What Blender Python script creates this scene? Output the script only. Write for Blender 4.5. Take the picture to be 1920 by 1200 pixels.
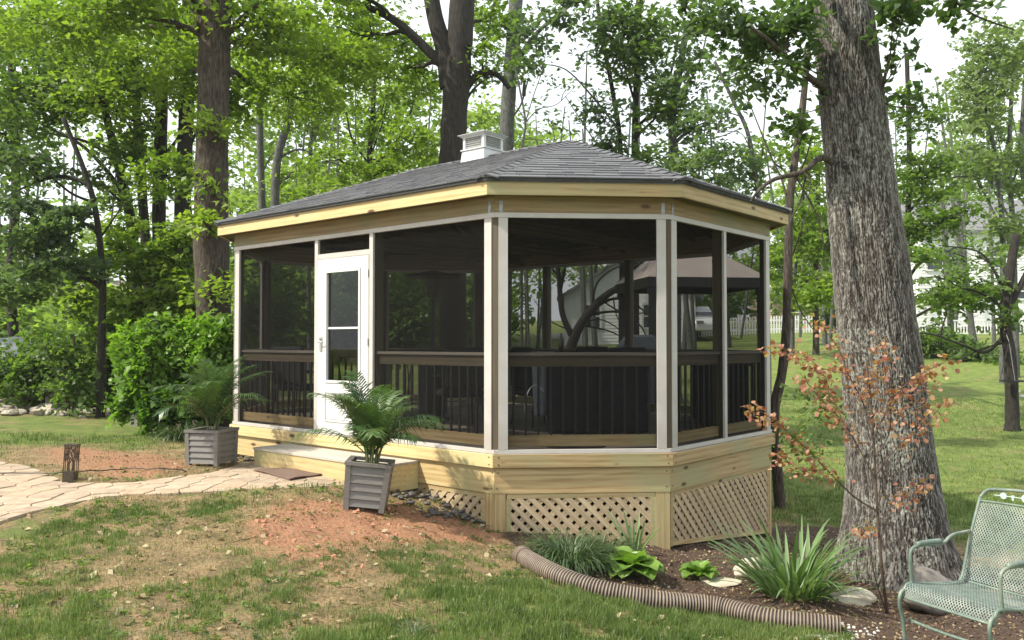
import bpy, math, random
import numpy as np
from mathutils import Vector, Matrix
random.seed(7); rng = np.random.default_rng(7)
C = bpy.context.scene.collection
for o in list(bpy.data.objects): bpy.data.objects.remove(o)
S = bpy.context.scene
R = math.radians
F_, PITCH = 1588.0, R(1.5)

# ---------------------------------------------------------------- camera, sky, sun, exposure
cam_d = bpy.data.cameras.new('camera'); cam = bpy.data.objects.new('camera', cam_d); C.objects.link(cam)
cam_d.sensor_width = 36.0; cam_d.lens = 36.0*F_/1920; cam_d.clip_end = 600; cam_d.clip_start = .05
cam.location = (0, 0, 0); cam.rotation_euler = (math.pi/2 + PITCH, 0, 0); S.camera = cam
SUN_EL, SUN_AZ = R(46), R(-107)          # azimuth measured from +y towards +x
w = bpy.data.worlds.new('World'); S.world = w; w.use_nodes = True
wn = w.node_tree.nodes; wl = w.node_tree.links; wn.clear()
wo = wn.new('ShaderNodeOutputWorld'); bg = wn.new('ShaderNodeBackground'); sky = wn.new('ShaderNodeTexSky')
sky.sky_type = 'NISHITA'; sky.sun_disc = False; sky.sun_elevation = SUN_EL; sky.sun_rotation = SUN_AZ
sky.dust_density = 3.0
tc = wn.new('ShaderNodeTexCoord'); nz = wn.new('ShaderNodeTexNoise'); nz.inputs['Scale'].default_value = 2.2; nz.inputs['Detail'].default_value = 5
rp = wn.new('ShaderNodeMapRange'); rp.inputs[1].default_value = .25; rp.inputs[2].default_value = .6; rp.inputs[3].default_value = .62; rp.inputs[4].default_value = .95
mx = wn.new('ShaderNodeMixRGB'); mx.inputs[2].default_value = (8.6, 9.1, 9.3, 1)
wl.new(tc.outputs['Generated'], nz.inputs['Vector']); wl.new(nz.outputs['Fac'], rp.inputs[0]); wl.new(rp.outputs[0], mx.inputs[0])
wl.new(sky.outputs[0], mx.inputs[1]); wl.new(mx.outputs[0], bg.inputs[0]); bg.inputs[1].default_value = 0.125
wl.new(bg.outputs[0], wo.inputs[0])
sd = bpy.data.lights.new('sun', 'SUN'); sd.energy = 5.0; sd.angle = R(1.2); sd.color = (1, .93, .80)
sun = bpy.data.objects.new('sun', sd); C.objects.link(sun)
sv = Vector((math.sin(SUN_AZ)*math.cos(SUN_EL), math.cos(SUN_AZ)*math.cos(SUN_EL), math.sin(SUN_EL)))
sun.rotation_euler = sv.to_track_quat('Z', 'Y').to_euler(); sun.location = sv*60
S.view_settings.view_transform = 'Standard'; S.view_settings.look = 'None'; S.view_settings.gamma = 1
S.view_settings.exposure = 0.5
S.view_settings.use_curve_mapping = False

# ---------------------------------------------------------------- helpers
def ray(px, py):
    u = (px-960)/F_; v = -(py-600)/F_; cp, sp = math.cos(PITCH), math.sin(PITCH)
    return Vector((u, cp-v*sp, sp+v*cp))
def at(px, py, Y): r = ray(px, py); return r*(Y/r.y)
def d2(a): return Vector((math.sin(a), math.cos(a), 0))

# terrain height from surveyed points
TP = np.array([(0,0,-1.6),(0,3.5,-1.6),(-3,4.5,-1.5),(-6,6,-1.42),(-4,7,-1.42),(-3.4,9.7,-1.41),(-2.2,8.7,-1.39),(-1.4,7.6,-1.5),(-1.2,6.5,-1.56),(-4.6,11.5,-1.45),
 (-1.0,8.3,-1.55),(-.2,7.9,-1.77),(.7,7.9,-1.86),(1.55,8,-1.98),(3.1,9.8,-2.25),(3.4,7.4,-2.08),(1,6.3,-1.9),(2.4,5.6,-1.95),(2.4,4.6,-1.88),(0,6.8,-1.74),(0,5,-1.64),(1.2,4.6,-1.78),
 (-7,17,-1.42),(-3,17,-1.5),(-12,17,-1.35),(-14,30,-.8),(0,25,-1.4),(0,14,-1.75),(0,40,-.4),(3.6,12,-2.32),(6,13.5,-2.28),(8.5,20,-1.95),(14,27,-1.35),(12,34,-.5),(14,45,.52),(22,45,.6),(22,36,-.2),
 (-30,50,0),(0,60,.8),(30,80,1.6),(-40,90,1.5),(60,60,1),(-60,40,0),(-5,0,-1.5),(5,0,-1.8),(6,5,-2.1),(12,8,-2.25),(-15,5,-1.3),(-40,0,-1.3),(40,0,-2.2),(2,-20,-1.7),(-70,100,2),(70,110,3),(0,110,2.5)], float)
def _phi(r): return np.sqrt(r*r+.6)
_D = np.sqrt(((TP[:, None, :2]-TP[None, :, :2])**2).sum(-1))
_A = np.zeros((len(TP)+3,)*2); n_ = len(TP); _A[:n_, :n_] = _phi(_D) - np.eye(n_)*.02; _A[:n_, n_] = 1; _A[:n_, n_+1:] = TP[:, :2]
_A[n_, :n_] = 1; _A[n_+1:, :n_] = TP[:, :2].T
_W = np.linalg.solve(_A, np.r_[TP[:, 2], 0, 0, 0])
def gzn(x, y):
    x = np.asarray(x, float); y = np.asarray(y, float)
    out = _W[n_] + _W[n_+1]*x + _W[n_+2]*y
    for k in range(n_): out = out + _W[k]*_phi(np.hypot(x-TP[k, 0], y-TP[k, 1]))
    return out
def gz(x, y): return float(gzn(x, y))
def gp(px, py):
    """ground point seen at a photo pixel"""
    r = ray(px, py); t = 3.0
    for _ in range(400):
        p = r*t
        if p.z <= gz(p.x, p.y): break
        t *= 1.012
    return Vector((p.x, p.y, gz(p.x, p.y)))
_grids = [rng.random((64, 64)) for _ in range(6)]
def vnoise(x, y, s=1.0, k=0):
    g = _grids[k % 6]; x = np.asarray(x, float)*s+17.3*k; y = np.asarray(y, float)*s+9.1*k
    xi = np.floor(x).astype(int); yi = np.floor(y).astype(int); fx = x-xi; fy = y-yi
    fx = fx*fx*(3-2*fx); fy = fy*fy*(3-2*fy)
    a = g[xi % 64, yi % 64]; b = g[(xi+1) % 64, yi % 64]; c = g[xi % 64, (yi+1) % 64]; d = g[(xi+1) % 64, (yi+1) % 64]
    return (a*(1-fx)+b*fx)*(1-fy)+(c*(1-fx)+d*fx)*fy
def fbm(x, y, s=1.0, k=0, o=4):
    t = 0; a = .5; n = 0
    for i in range(o): t = t + a*vnoise(x, y, s*2**i, k+i); n += a; a *= .5
    return t/n

def setp(o, label=None, cat=None, group=None, kind=None):
    if label: o['label'] = label
    if cat: o['category'] = cat
    if group: o['group'] = group
    if kind: o['kind'] = kind
    return o
def link(name, mesh, parent=None, mat=None, M=None):
    if mat and not mesh.materials: mesh.materials.append(mat)
    o = bpy.data.objects.new(name, mesh); C.objects.link(o)
    if M is not None: o.matrix_world = M; _WM[o.name] = M.copy()
    return o
def empty(name, loc, rz=0, parent=None):
    o = bpy.data.objects.new(name, None); C.objects.link(o); o.location = loc; o.rotation_euler = (0, 0, rz); o.empty_display_size = .1
    return o
_WM = {}
def world_of(o):
    if o.name in _WM: return _WM[o.name]
    return Matrix.LocRotScale(o.location, o.rotation_euler, o.scale)
def child(name, mesh, parent, mat=None, M=None):
    """mesh given in world coordinates (or local to M) -> child keeping that place"""
    if mat and not mesh.materials: mesh.materials.append(mat)
    o = bpy.data.objects.new(name, mesh); C.objects.link(o); o.parent = parent
    W = M.copy() if M is not None else Matrix.Identity(4)
    o.matrix_local = world_of(parent).inverted() @ W; _WM[o.name] = W
    return o
class MB:
    def __init__(s): s.v = []; s.f = []
    def add(s, vs, fs):
        n = len(s.v); s.v += [tuple(v) for v in vs]; s.f += [tuple(i+n for i in f) for f in fs]; return s
    def box(s, c, size, rz=0, M=None):
        x, y, z = size[0]/2, size[1]/2, size[2]/2
        vs = [Vector((sx*x, sy*y, sz*z)) for sz in (-1, 1) for sy in (-1, 1) for sx in (-1, 1)]
        m = Matrix.Translation(c) @ Matrix.Rotation(rz, 4, 'Z')
        if M is not None: m = M @ m
        return s.add([m @ v for v in vs], [(0,2,3,1),(4,5,7,6),(0,1,5,4),(1,3,7,5),(3,2,6,7),(2,0,4,6)])
    def prism(s, poly, z0, z1, M=None):
        """poly: list of (x,y); z0,z1 number or list"""
        n = len(poly); a0 = z0 if hasattr(z0, '__len__') else [z0]*n; a1 = z1 if hasattr(z1, '__len__') else [z1]*n
        vs = [Vector((p[0], p[1], a0[i])) for i, p in enumerate(poly)]+[Vector((p[0], p[1], a1[i])) for i, p in enumerate(poly)]
        if M is not None: vs = [M @ v for v in vs]
        ar = sum(poly[i][0]*poly[(i+1) % n][1]-poly[(i+1) % n][0]*poly[i][1] for i in range(n))
        fs = [tuple(range(n-1, -1, -1)), tuple(range(n, 2*n))]+[(i, (i+1) % n, (i+1) % n+n, i+n) for i in range(n)]
        if ar < 0: fs = [tuple(reversed(f)) for f in fs]
        return s.add(vs, fs)
    def tube(s, pts, rad, seg=8, cap=True, squash=1):
        pts = [Vector(p) for p in pts]; n = len(pts)
        if not hasattr(rad, '__len__'): rad = [rad]*n
        ref = Vector((0, 0, 1)); rings = []; pn = None
        for i, p in enumerate(pts):
            t = (pts[min(i+1, n-1)]-pts[max(i-1, 0)])
            t = t.normalized() if t.length > 1e-9 else Vector((0, 0, 1))
            if pn is None:
                a = Vector((1, 0, 0)) if abs(t.x) < .8 else Vector((0, 1, 0)); pn = t.cross(a).normalized()
            pn = (pn - t*pn.dot(t)); pn = pn.normalized() if pn.length > 1e-6 else t.orthogonal().normalized()
            b = t.cross(pn)
            rings.append([p+(pn*math.cos(2*math.pi*k/seg)+b*math.sin(2*math.pi*k/seg)*squash)*rad[i] for k in range(seg)])
        vs = [v for r_ in rings for v in r_]
        fs = [(i*seg+k, i*seg+(k+1) % seg, (i+1)*seg+(k+1) % seg, (i+1)*seg+k) for i in range(n-1) for k in range(seg)]
        if cap: fs += [tuple(range(seg-1, -1, -1)), tuple((n-1)*seg+k for k in range(seg))]
        return s.add(vs, fs)
    def mesh(s, name='m', smooth=False):
        me = bpy.data.meshes.new(name); me.from_pydata(s.v, [], s.f); me.update()
        if smooth: me.shade_smooth()
        return me
    def build(s, name, mat, parent=None, smooth=False, M=None):
        me = s.mesh(name, smooth)
        if parent is None: return link(name, me, None, mat, M)
        return child(name, me, parent, mat, M)
def mesh_np(name, V, Fc, smooth=False, attrs=None):
    """V (n,3), Fc (m,k)"""
    me = bpy.data.meshes.new(name); V = np.ascontiguousarray(V, np.float32); Fc = np.ascontiguousarray(Fc, np.int32); k = Fc.shape[1]
    me.vertices.add(len(V)); me.vertices.foreach_set('co', V.ravel())
    me.loops.add(Fc.size); me.loops.foreach_set('vertex_index', Fc.ravel())
    me.polygons.add(len(Fc)); me.polygons.foreach_set('loop_start', np.arange(0, Fc.size, k, dtype=np.int32))
    me.polygons.foreach_set('loop_total', np.full(len(Fc), k, np.int32))
    if attrs:
        for an, (dom, arr) in attrs.items():
            a = me.attributes.new(an, 'FLOAT', dom); a.data.foreach_set('value', np.ascontiguousarray(arr, np.float32))
    me.update(calc_edges=True); me.validate()
    if smooth: me.shade_smooth()
    return me
def bevel(o, wd=.004):
    m = o.modifiers.new('bevel', 'BEVEL'); m.width = wd; m.segments = 1; m.limit_method = 'ANGLE'; return o

# ---------------------------------------------------------------- materials
def newmat(name):
    m = bpy.data.materials.new(name); m.use_nodes = True; nt = m.node_tree; nt.nodes.clear()
    out = nt.nodes.new('ShaderNodeOutputMaterial'); b = nt.nodes.new('ShaderNodeBsdfPrincipled'); nt.links.new(b.outputs[0], out.inputs[0])
    return m, nt, b, out
def N(nt, t, **kw):
    n = nt.nodes.new(t)
    for k, v in kw.items():
        if k in n.inputs: n.inputs[k].default_value = v
        else: setattr(n, k, v)
    return n
def ramp(nt, stops, fac=None):
    r_ = nt.nodes.new('ShaderNodeValToRGB'); e = r_.color_ramp.elements
    while len(e) < len(stops): e.new(.5)
    for i, (p, c) in enumerate(stops): e[i].position = p; e[i].color = (*c, 1) if len(c) == 3 else c
    if fac is not None: nt.links.new(fac, r_.inputs[0])
    return r_
def coords(nt, scale=(1, 1, 1), rand=False):
    t = N(nt, 'ShaderNodeTexCoord'); mp = N(nt, 'ShaderNodeMapping'); mp.inputs['Scale'].default_value = scale
    nt.links.new(t.outputs['Object'], mp.inputs['Vector'])
    if rand:
        oi = N(nt, 'ShaderNodeObjectInfo'); ml = N(nt, 'ShaderNodeMath', operation='MULTIPLY'); ml.inputs[1].default_value = 50
        nt.links.new(oi.outputs['Random'], ml.inputs[0]); nt.links.new(ml.outputs[0], mp.inputs['Location'])
    return mp
def bumpn(nt, b, h, strength=.3, dist=.01):
    bp = N(nt, 'ShaderNodeBump'); bp.inputs['Strength'].default_value = strength; bp.inputs['Distance'].default_value = dist
    nt.links.new(h, bp.inputs['Height']); nt.links.new(bp.outputs[0], b.inputs['Normal'])
def plain(name, col, rough=.6, var=.12, scale=14, metal=0, bump=.1, sc3=(1, 1, 1), dirt=None):
    m, nt, b, o = newmat(name); mp = coords(nt, sc3)
    nz = N(nt, 'ShaderNodeTexNoise', Scale=scale, Detail=6); nt.links.new(mp.outputs[0], nz.inputs['Vector'])
    c0 = tuple(max(0, c*(1-var)) for c in col); c1 = tuple(min(1, c*(1+var)) for c in col)
    r_ = ramp(nt, [(.3, c0), (.7, c1)], nz.outputs['Fac']); last = r_.outputs[0]
    if dirt:
        n2 = N(nt, 'ShaderNodeTexNoise', Scale=scale*.2, Detail=8); nt.links.new(mp.outputs[0], n2.inputs['Vector'])
        r2 = ramp(nt, [(.5, (0, 0, 0)), (.72, (1, 1, 1))], n2.outputs['Fac']); mx = N(nt, 'ShaderNodeMixRGB'); mx.inputs[2].default_value = (*dirt, 1)
        nt.links.new(r2.outputs[0], mx.inputs[0]); nt.links.new(last, mx.inputs[1]); last = mx.outputs[0]
    nt.links.new(last, b.inputs['Base Color']); b.inputs['Roughness'].default_value = rough; b.inputs['Metallic'].default_value = metal
    if bump: bumpn(nt, b, nz.outputs['Fac'], bump, .004)
    return m
def wood(name, a, bcol, c, knots=True, dens=1.6, rough=.65, green=None):
    """sawn boards: grain along local x"""
    m, nt, b, o = newmat(name); mp = coords(nt, (1, 1, 1), rand=True)
    st = N(nt, 'ShaderNodeMapping'); st.inputs['Scale'].default_value = (.8, 14, 14); nt.links.new(mp.outputs[0], st.inputs['Vector'])
    nz = N(nt, 'ShaderNodeTexNoise', Scale=2.2, Detail=7, Distortion=.9); nt.links.new(st.outputs[0], nz.inputs['Vector'])
    wv = N(nt, 'ShaderNodeTexWave', Scale=1.1, Distortion=5, Detail=3); wv.bands_direction = 'Z'
    s2 = N(nt, 'ShaderNodeMapping'); s2.inputs['Scale'].default_value = (.5, 5, 5); nt.links.new(mp.outputs[0], s2.inputs['Vector']); nt.links.new(s2.outputs[0], wv.inputs['Vector'])
    ad = N(nt, 'ShaderNodeMixRGB'); ad.inputs[0].default_value = .16; nt.links.new(nz.outputs['Fac'], ad.inputs[1]); nt.links.new(wv.outputs['Fac'], ad.inputs[2])
    r_ = ramp(nt, [(.30, a), (.5, bcol), (.72, c)], ad.outputs[0]); last = r_.outputs[0]
    big = N(nt, 'ShaderNodeTexNoise', Scale=1.3, Detail=3); nt.links.new(mp.outputs[0], big.inputs['Vector'])
    if green:
        rg = ramp(nt, [(.45, (0, 0, 0)), (.62, (.75, .75, .75))], big.outputs['Fac']); mg = N(nt, 'ShaderNodeMixRGB'); mg.inputs[2].default_value = (*green, 1)
        nt.links.new(rg.outputs[0], mg.inputs[0]); nt.links.new(last, mg.inputs[1]); last = mg.outputs[0]
    if knots:
        sk = N(nt, 'ShaderNodeMapping'); sk.inputs['Scale'].default_value = (dens, dens*2.6, dens*2.6); nt.links.new(mp.outputs[0], sk.inputs['Vector'])
        vo = N(nt, 'ShaderNodeTexVoronoi', Scale=1.6); nt.links.new(sk.outputs[0], vo.inputs['Vector'])
        rk = ramp(nt, [(.07, (1, 1, 1)), (.13, (0, 0, 0))], vo.outputs['Distance']); mk = N(nt, 'ShaderNodeMixRGB'); mk.inputs[2].default_value = (.10, .05, .02, 1)
        nt.links.new(rk.outputs[0], mk.inputs[0]); nt.links.new(last, mk.inputs[1]); last = mk.outputs[0]
    oi = N(nt, 'ShaderNodeObjectInfo'); hv = N(nt, 'ShaderNodeHueSaturation'); mr = N(nt, 'ShaderNodeMapRange'); mr.inputs[3].default_value = .86; mr.inputs[4].default_value = 1.12
    nt.links.new(oi.outputs['Random'], mr.inputs[0]); nt.links.new(mr.outputs[0], hv.inputs['Value']); nt.links.new(last, hv.inputs['Color'])
    nt.links.new(hv.outputs[0], b.inputs['Base Color']); b.inputs['Roughness'].default_value = rough; bumpn(nt, b, nz.outputs['Fac'], .25, .003)
    return m
M = {}
M['pine'] = wood('fresh_pine', (.31, .205, .09), (.42, .305, .145), (.50, .38, .205), green=(.33, .32, .17), dens=1.3)
M['pine_header'] = wood('shaded_header_pine', (.20, .13, .06), (.27, .19, .09), (.33, .25, .13), green=(.20, .19, .10), dens=1.2)  # darker pine copy; the soffit's shade is put into its colour
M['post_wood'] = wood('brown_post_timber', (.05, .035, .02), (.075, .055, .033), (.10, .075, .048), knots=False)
M['pine_yellow'] = wood('sunlit_yellow_pine', (.43, .29, .12), (.55, .405, .19), (.62, .49, .265), green=(.47, .43, .22), dens=1.1)  # lighter pine copy; sun on the door side is put into its colour
M['pine_lattice'] = wood('lattice_pine', (.34, .255, .15), (.44, .34, .21), (.51, .405, .27), knots=False)
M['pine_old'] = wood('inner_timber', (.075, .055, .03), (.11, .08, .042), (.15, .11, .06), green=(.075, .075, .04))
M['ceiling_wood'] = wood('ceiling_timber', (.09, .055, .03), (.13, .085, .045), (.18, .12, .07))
M['deck'] = wood('deck_composite', (.15, .125, .10), (.20, .17, .14), (.25, .215, .18), knots=False, rough=.75)
M['tread'] = wood('grey_tread', (.33, .29, .24), (.40, .36, .31), (.46, .42, .36), knots=False, rough=.8)
M['trim'] = plain('white_trim', (.46, .435, .41), .5, .06, 7, dirt=(.37, .34, .30))
M['door_white'] = plain('white_door_paint', (.60, .60, .595), .35, .02, 4)
M['cupola_white'] = plain('white_cupola_vinyl', (.58, .585, .575), .4, .06, 6)
M['black'] = plain('black_metal', (.012, .011, .010), .4, .2)
M['dark'] = plain('dark_cushion', (.018, .019, .022), .9, .3)
M['steel'] = plain('galvanised_steel', (.26, .26, .25), .4, .15, 40, metal=.7)
M['grey_plastic'] = plain('grey_planter_resin', (.165, .155, .142), .55, .1, 9, sc3=(1, 1, 5))
M['soilm'] = plain('potting_soil', (.05, .03, .02), .95, .5, 60, bump=.6)
M['bronze'] = plain('bronze_metal', (.055, .04, .025), .5, .3, 30)
M['rug'] = plain('brown_mat', (.15, .095, .07), .95, .25, 60, bump=.5)
M['tarp'] = plain('grey_tarp', (.09, .11, .12), .6, .2, 3)
M['white'] = plain('white_siding', (.72, .73, .72), .6, .05, 3)
M['cloth_tan'] = plain('tan_canopy', (.35, .30, .275), .85, .06, 4)
M['orange'] = plain('orange_plastic', (.6, .20, .04), .6)
M['carwhite'] = plain('white_car_paint', (.7, .7, .7), .25, .02)
M['tyre'] = plain('tyre_rubber', (.02, .02, .02), .8)
M['winframe'] = plain('window_frame_white', (.7, .7, .7), .5, .03)
M['winglass'] = plain('window_glass', (.035, .045, .05), .08, .1, bump=0)
M['stone'] = plain('pale_field_stone', (.36, .32, .26), .9, .35, 9, bump=.6, dirt=(.22, .19, .14))
M['stone_white'] = plain('pale_boulder', (.50, .45, .36), .9, .25, 6, bump=.7, dirt=(.34, .29, .20))
M['stone_dark'] = plain('dark_river_stone', (.085, .075, .068), .6, .5, 12, bump=.4, dirt=(.15, .13, .11))
M['stone_grey'] = plain('grey_brown_stone', (.19, .17, .15), .85, .3, 8, bump=.6, dirt=(.11, .09, .075))
M['pebble'] = plain('white_pebble', (.58, .56, .52), .8, .2, 20)
M['concrete'] = plain('concrete', (.30, .28, .24), .9, .2, 8, dirt=(.17, .16, .12))
M['pipe'] = plain('drain_pipe_black', (.15, .11, .085), .5, .4, 10, bump=.2, dirt=(.30, .24, .18))
M['roofgrey'] = plain('grey_house_roof', (.16, .16, .17), .9, .15)
M['green_metal'] = plain('green_painted_metal', (.115, .16, .13), .45, .25, 30, dirt=(.24, .27, .21))
M['green_mesh'] = plain('weathered_green_mesh', (.17, .215, .19), .5, .25, 24, dirt=(.30, .32, .28))
M['grill'] = plain('grill_cover_blue_grey', (.05, .06, .075), .7, .2)
M['brown_house'] = plain('tan_siding', (.30, .22, .17), .8, .1)

def mat_paver():
    m, nt, b, o = newmat('sandstone_paver'); mp = coords(nt)
    nz = N(nt, 'ShaderNodeTexNoise', Scale=9, Detail=10, Roughness=.7); nt.links.new(mp.outputs[0], nz.inputs['Vector'])
    r_ = ramp(nt, [(.3, (.27, .215, .155)), (.48, (.38, .305, .225)), (.56, (.42, .345, .26)), (.7, (.47, .395, .305))], nz.outputs['Fac'])
    oi = N(nt, 'ShaderNodeObjectInfo'); r2 = ramp(nt, [(0, (.78, .73, .70)), (.5, (1, .97, .93)), (1, (1.0, .88, .80))], oi.outputs['Random'])
    mu = N(nt, 'ShaderNodeMixRGB', blend_type='MULTIPLY'); mu.inputs[0].default_value = 1
    nt.links.new(r_.outputs[0], mu.inputs[1]); nt.links.new(r2.outputs[0], mu.inputs[2]); nt.links.new(mu.outputs[0], b.inputs['Base Color'])
    b.inputs['Roughness'].default_value = .9; bumpn(nt, b, nz.outputs['Fac'], .4, .01); return m
M['paver'] = mat_paver()
def mat_shingle():
    m, nt, b, o = newmat('asphalt_shingle'); mp = coords(nt)
    nz = N(nt, 'ShaderNodeTexNoise', Scale=260, Detail=2); nt.links.new(mp.outputs[0], nz.inputs['Vector'])
    g = N(nt, 'ShaderNodeTexNoise', Scale=5, Detail=4); nt.links.new(mp.outputs[0], g.inputs['Vector'])
    r_ = ramp(nt, [(.35, (.065, .067, .074)), (.65, (.19, .195, .21))], nz.outputs['Fac'])
    at_ = N(nt, 'ShaderNodeAttribute', attribute_name='tint'); oi = N(nt, 'ShaderNodeObjectInfo')
    ad = N(nt, 'ShaderNodeMath', operation='ADD'); nt.links.new(at_.outputs['Fac'], ad.inputs[0]); nt.links.new(oi.outputs['Random'], ad.inputs[1])
    fr = N(nt, 'ShaderNodeMath', operation='FRACT'); nt.links.new(ad.outputs[0], fr.inputs[0])
    r2 = ramp(nt, [(0, (.55, .55, .57)), (.4, (.8, .79, .79)), (.7, (1, .98, .97)), (1, (.7, .7, .72))], fr.outputs[0])
    mu = N(nt, 'ShaderNodeMixRGB', blend_type='MULTIPLY'); mu.inputs[0].default_value = 1
    nt.links.new(r_.outputs[0], mu.inputs[1]); nt.links.new(r2.outputs[0], mu.inputs[2]); nt.links.new(mu.outputs[0], b.inputs['Base Color'])
    b.inputs['Roughness'].default_value = .92; bumpn(nt, b, nz.outputs['Fac'], .4, .003); return m
M['shingle'] = mat_shingle()
def mat_screen(name, col, alpha):
    m, nt, b, o = newmat(name); nt.nodes.remove(b)
    tr = N(nt, 'ShaderNodeBsdfTransparent'); df = N(nt, 'ShaderNodeBsdfDiffuse'); df.inputs[0].default_value = (*col, 1)
    mx = N(nt, 'ShaderNodeMixShader'); 
    mp = coords(nt); nz = N(nt, 'ShaderNodeTexNoise', Scale=1.5, Detail=3); nt.links.new(mp.outputs[0], nz.inputs['Vector'])
    mr = N(nt, 'ShaderNodeMapRange'); mr.inputs[3].default_value = alpha-.03; mr.inputs[4].default_value = alpha+.03; nt.links.new(nz.outputs['Fac'], mr.inputs[0])
    nt.links.new(mr.outputs[0], mx.inputs[0])
    nt.links.new(tr.outputs[0], mx.inputs[1]); nt.links.new(df.outputs[0], mx.inputs[2]); nt.links.new(mx.outputs[0], o.inputs[0]); return m
M['screen'] = mat_screen('insect_screen', (.013, .013, .0125), .49)
def mat_glass():
    m, nt, b, o = newmat('door_glass'); nt.nodes.remove(b)
    tr = N(nt, 'ShaderNodeBsdfTransparent'); tr.inputs[0].default_value = (.55, .58, .58, 1); gl = N(nt, 'ShaderNodeBsdfGlossy'); gl.inputs['Roughness'].default_value = .02
    fr = N(nt, 'ShaderNodeFresnel'); fr.inputs[0].default_value = 1.45; mx = N(nt, 'ShaderNodeMixShader')
    nt.links.new(fr.outputs[0], mx.inputs[0]); nt.links.new(tr.outputs[0], mx.inputs[1]); nt.links.new(gl.outputs[0], mx.inputs[2]); nt.links.new(mx.outputs[0], o.inputs[0]); return m
M['glass'] = mat_glass()
def mat_leaf(name, cols, trans=.45, rough=.5, sat=1.0):
    """cols: dark, mid, light"""
    m, nt, b, o = newmat(name); nt.nodes.remove(b)
    a = N(nt, 'ShaderNodeAttribute', attribute_name='tint'); oi = N(nt, 'ShaderNodeObjectInfo')
    r_ = ramp(nt, [(0, cols[0]), (.5, cols[1]), (1, cols[2])], a.outputs['Fac'])
    df = N(nt, 'ShaderNodeBsdfPrincipled'); df.inputs['Roughness'].default_value = rough; tl = N(nt, 'ShaderNodeBsdfTranslucent')
    mu = N(nt, 'ShaderNodeMixRGB', blend_type='MULTIPLY'); mu.inputs[0].default_value = 1; mu.inputs[2].default_value = (1.35, 1.5, .6, 1)
    nt.links.new(r_.outputs[0], df.inputs['Base Color']); nt.links.new(r_.outputs[0], mu.inputs[1]); nt.links.new(mu.outputs[0], tl.inputs[0])
    mx = N(nt, 'ShaderNodeMixShader'); mx.inputs[0].default_value = trans
    nt.links.new(df.outputs[0], mx.inputs[1]); nt.links.new(tl.outputs[0], mx.inputs[2]); nt.links.new(mx.outputs[0], o.inputs[0]); return m
M['leaf_fresh'] = mat_leaf('fresh_maple_leaf', ((.085, .135, .025), (.145, .225, .035), (.23, .31, .055)), .52)
M['leaf_mid'] = mat_leaf('mid_green_leaf', ((.065, .11, .03), (.11, .18, .042), (.18, .26, .065)), .5)
M['leaf_dark'] = mat_leaf('dark_green_leaf', ((.04, .07, .03), (.07, .12, .045), (.12, .18, .065)), .48)
M['leaf_pale'] = mat_leaf('pale_spring_leaf', ((.12, .17, .08), (.17, .23, .11), (.24, .30, .15)), .5)
M['leaf_grey'] = mat_leaf('blue_green_leaf', ((.065, .105, .05), (.10, .155, .075), (.15, .21, .10)), .45)
M['leaf_shrub'] = mat_leaf('bright_shrub_leaf', ((.06, .13, .02), (.12, .23, .03), (.20, .33, .05)))
M['leaf_red'] = mat_leaf('copper_redbud_leaf', ((.22, .07, .05), (.38, .18, .11), (.46, .33, .20)), .4)
M['leaf_iris'] = mat_leaf('iris_blade', ((.06, .11, .04), (.12, .20, .075), (.21, .31, .13)), .3, .4)
M['leaf_lirio'] = mat_leaf('liriope_blade', ((.02, .045, .015), (.05, .09, .03), (.13, .18, .09)), .2, .4)
M['leaf_hosta'] = mat_leaf('hosta_leaf', ((.10, .19, .03), (.16, .28, .05), (.26, .38, .09)), .35, .45)
M['leaf_palm'] = mat_leaf('palm_leaflet', ((.025, .06, .018), (.05, .10, .03), (.11, .175, .055)), .25, .35)
M['grass'] = mat_leaf('grass_blade', ((.06, .10, .025), (.115, .175, .04), (.22, .26, .10)), .3, .5)
M['grass_dry'] = mat_leaf('dry_grass_blade', ((.14, .14, .06), (.22, .19, .10), (.32, .26, .15)), .3, .6)
M['litter'] = mat_leaf('dead_leaf_litter', ((.11, .07, .035), (.26, .19, .10), (.40, .34, .21)), .15, .8)
def mat_bark(name, a, b_, c, lich=None, sc=1.0, bump=.7):
    m, nt, b, o = newmat(name); mp = coords(nt, (1, 1, .2))
    nz = N(nt, 'ShaderNodeTexNoise', Scale=38*sc, Detail=8, Distortion=.6); nt.links.new(mp.outputs[0], nz.inputs['Vector'])
    r_ = ramp(nt, [(.32, a), (.5, b_), (.68, c)], nz.outputs['Fac']); last = r_.outputs[0]
    if lich:
        m2 = coords(nt, (1, 1, .55)); n2 = N(nt, 'ShaderNodeTexNoise', Scale=42*sc, Detail=5); nt.links.new(m2.outputs[0], n2.inputs['Vector'])
        n3 = N(nt, 'ShaderNodeTexNoise', Scale=2.6, Detail=5); nt.links.new(m2.outputs[0], n3.inputs['Vector'])
        ad = N(nt, 'ShaderNodeMath', operation='MULTIPLY'); nt.links.new(n2.outputs['Fac'], ad.inputs[0]); nt.links.new(n3.outputs['Fac'], ad.inputs[1])
        r2 = ramp(nt, [(.25, (0, 0, 0)), (.32, (.85, .85, .85))], ad.outputs[0]); mk = N(nt, 'ShaderNodeMixRGB'); mk.inputs[2].default_value = (*lich, 1)
        nt.links.new(r2.outputs[0], mk.inputs[0]); nt.links.new(last, mk.inputs[1]); last = mk.outputs[0]
    nt.links.new(last, b.inputs['Base Color']); b.inputs['Roughness'].default_value = .95; bumpn(nt, b, nz.outputs['Fac'], bump, .03); return m
M['bark'] = mat_bark('brown_bark', (.022, .016, .011), (.055, .042, .032), (.10, .08, .062))
M['bark_dark'] = mat_bark('dark_bark', (.010, .009, .007), (.022, .018, .014), (.04, .034, .027))
M['bark_grey'] = mat_bark('grey_bark', (.045, .045, .042), (.085, .087, .08), (.14, .145, .13))
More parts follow.
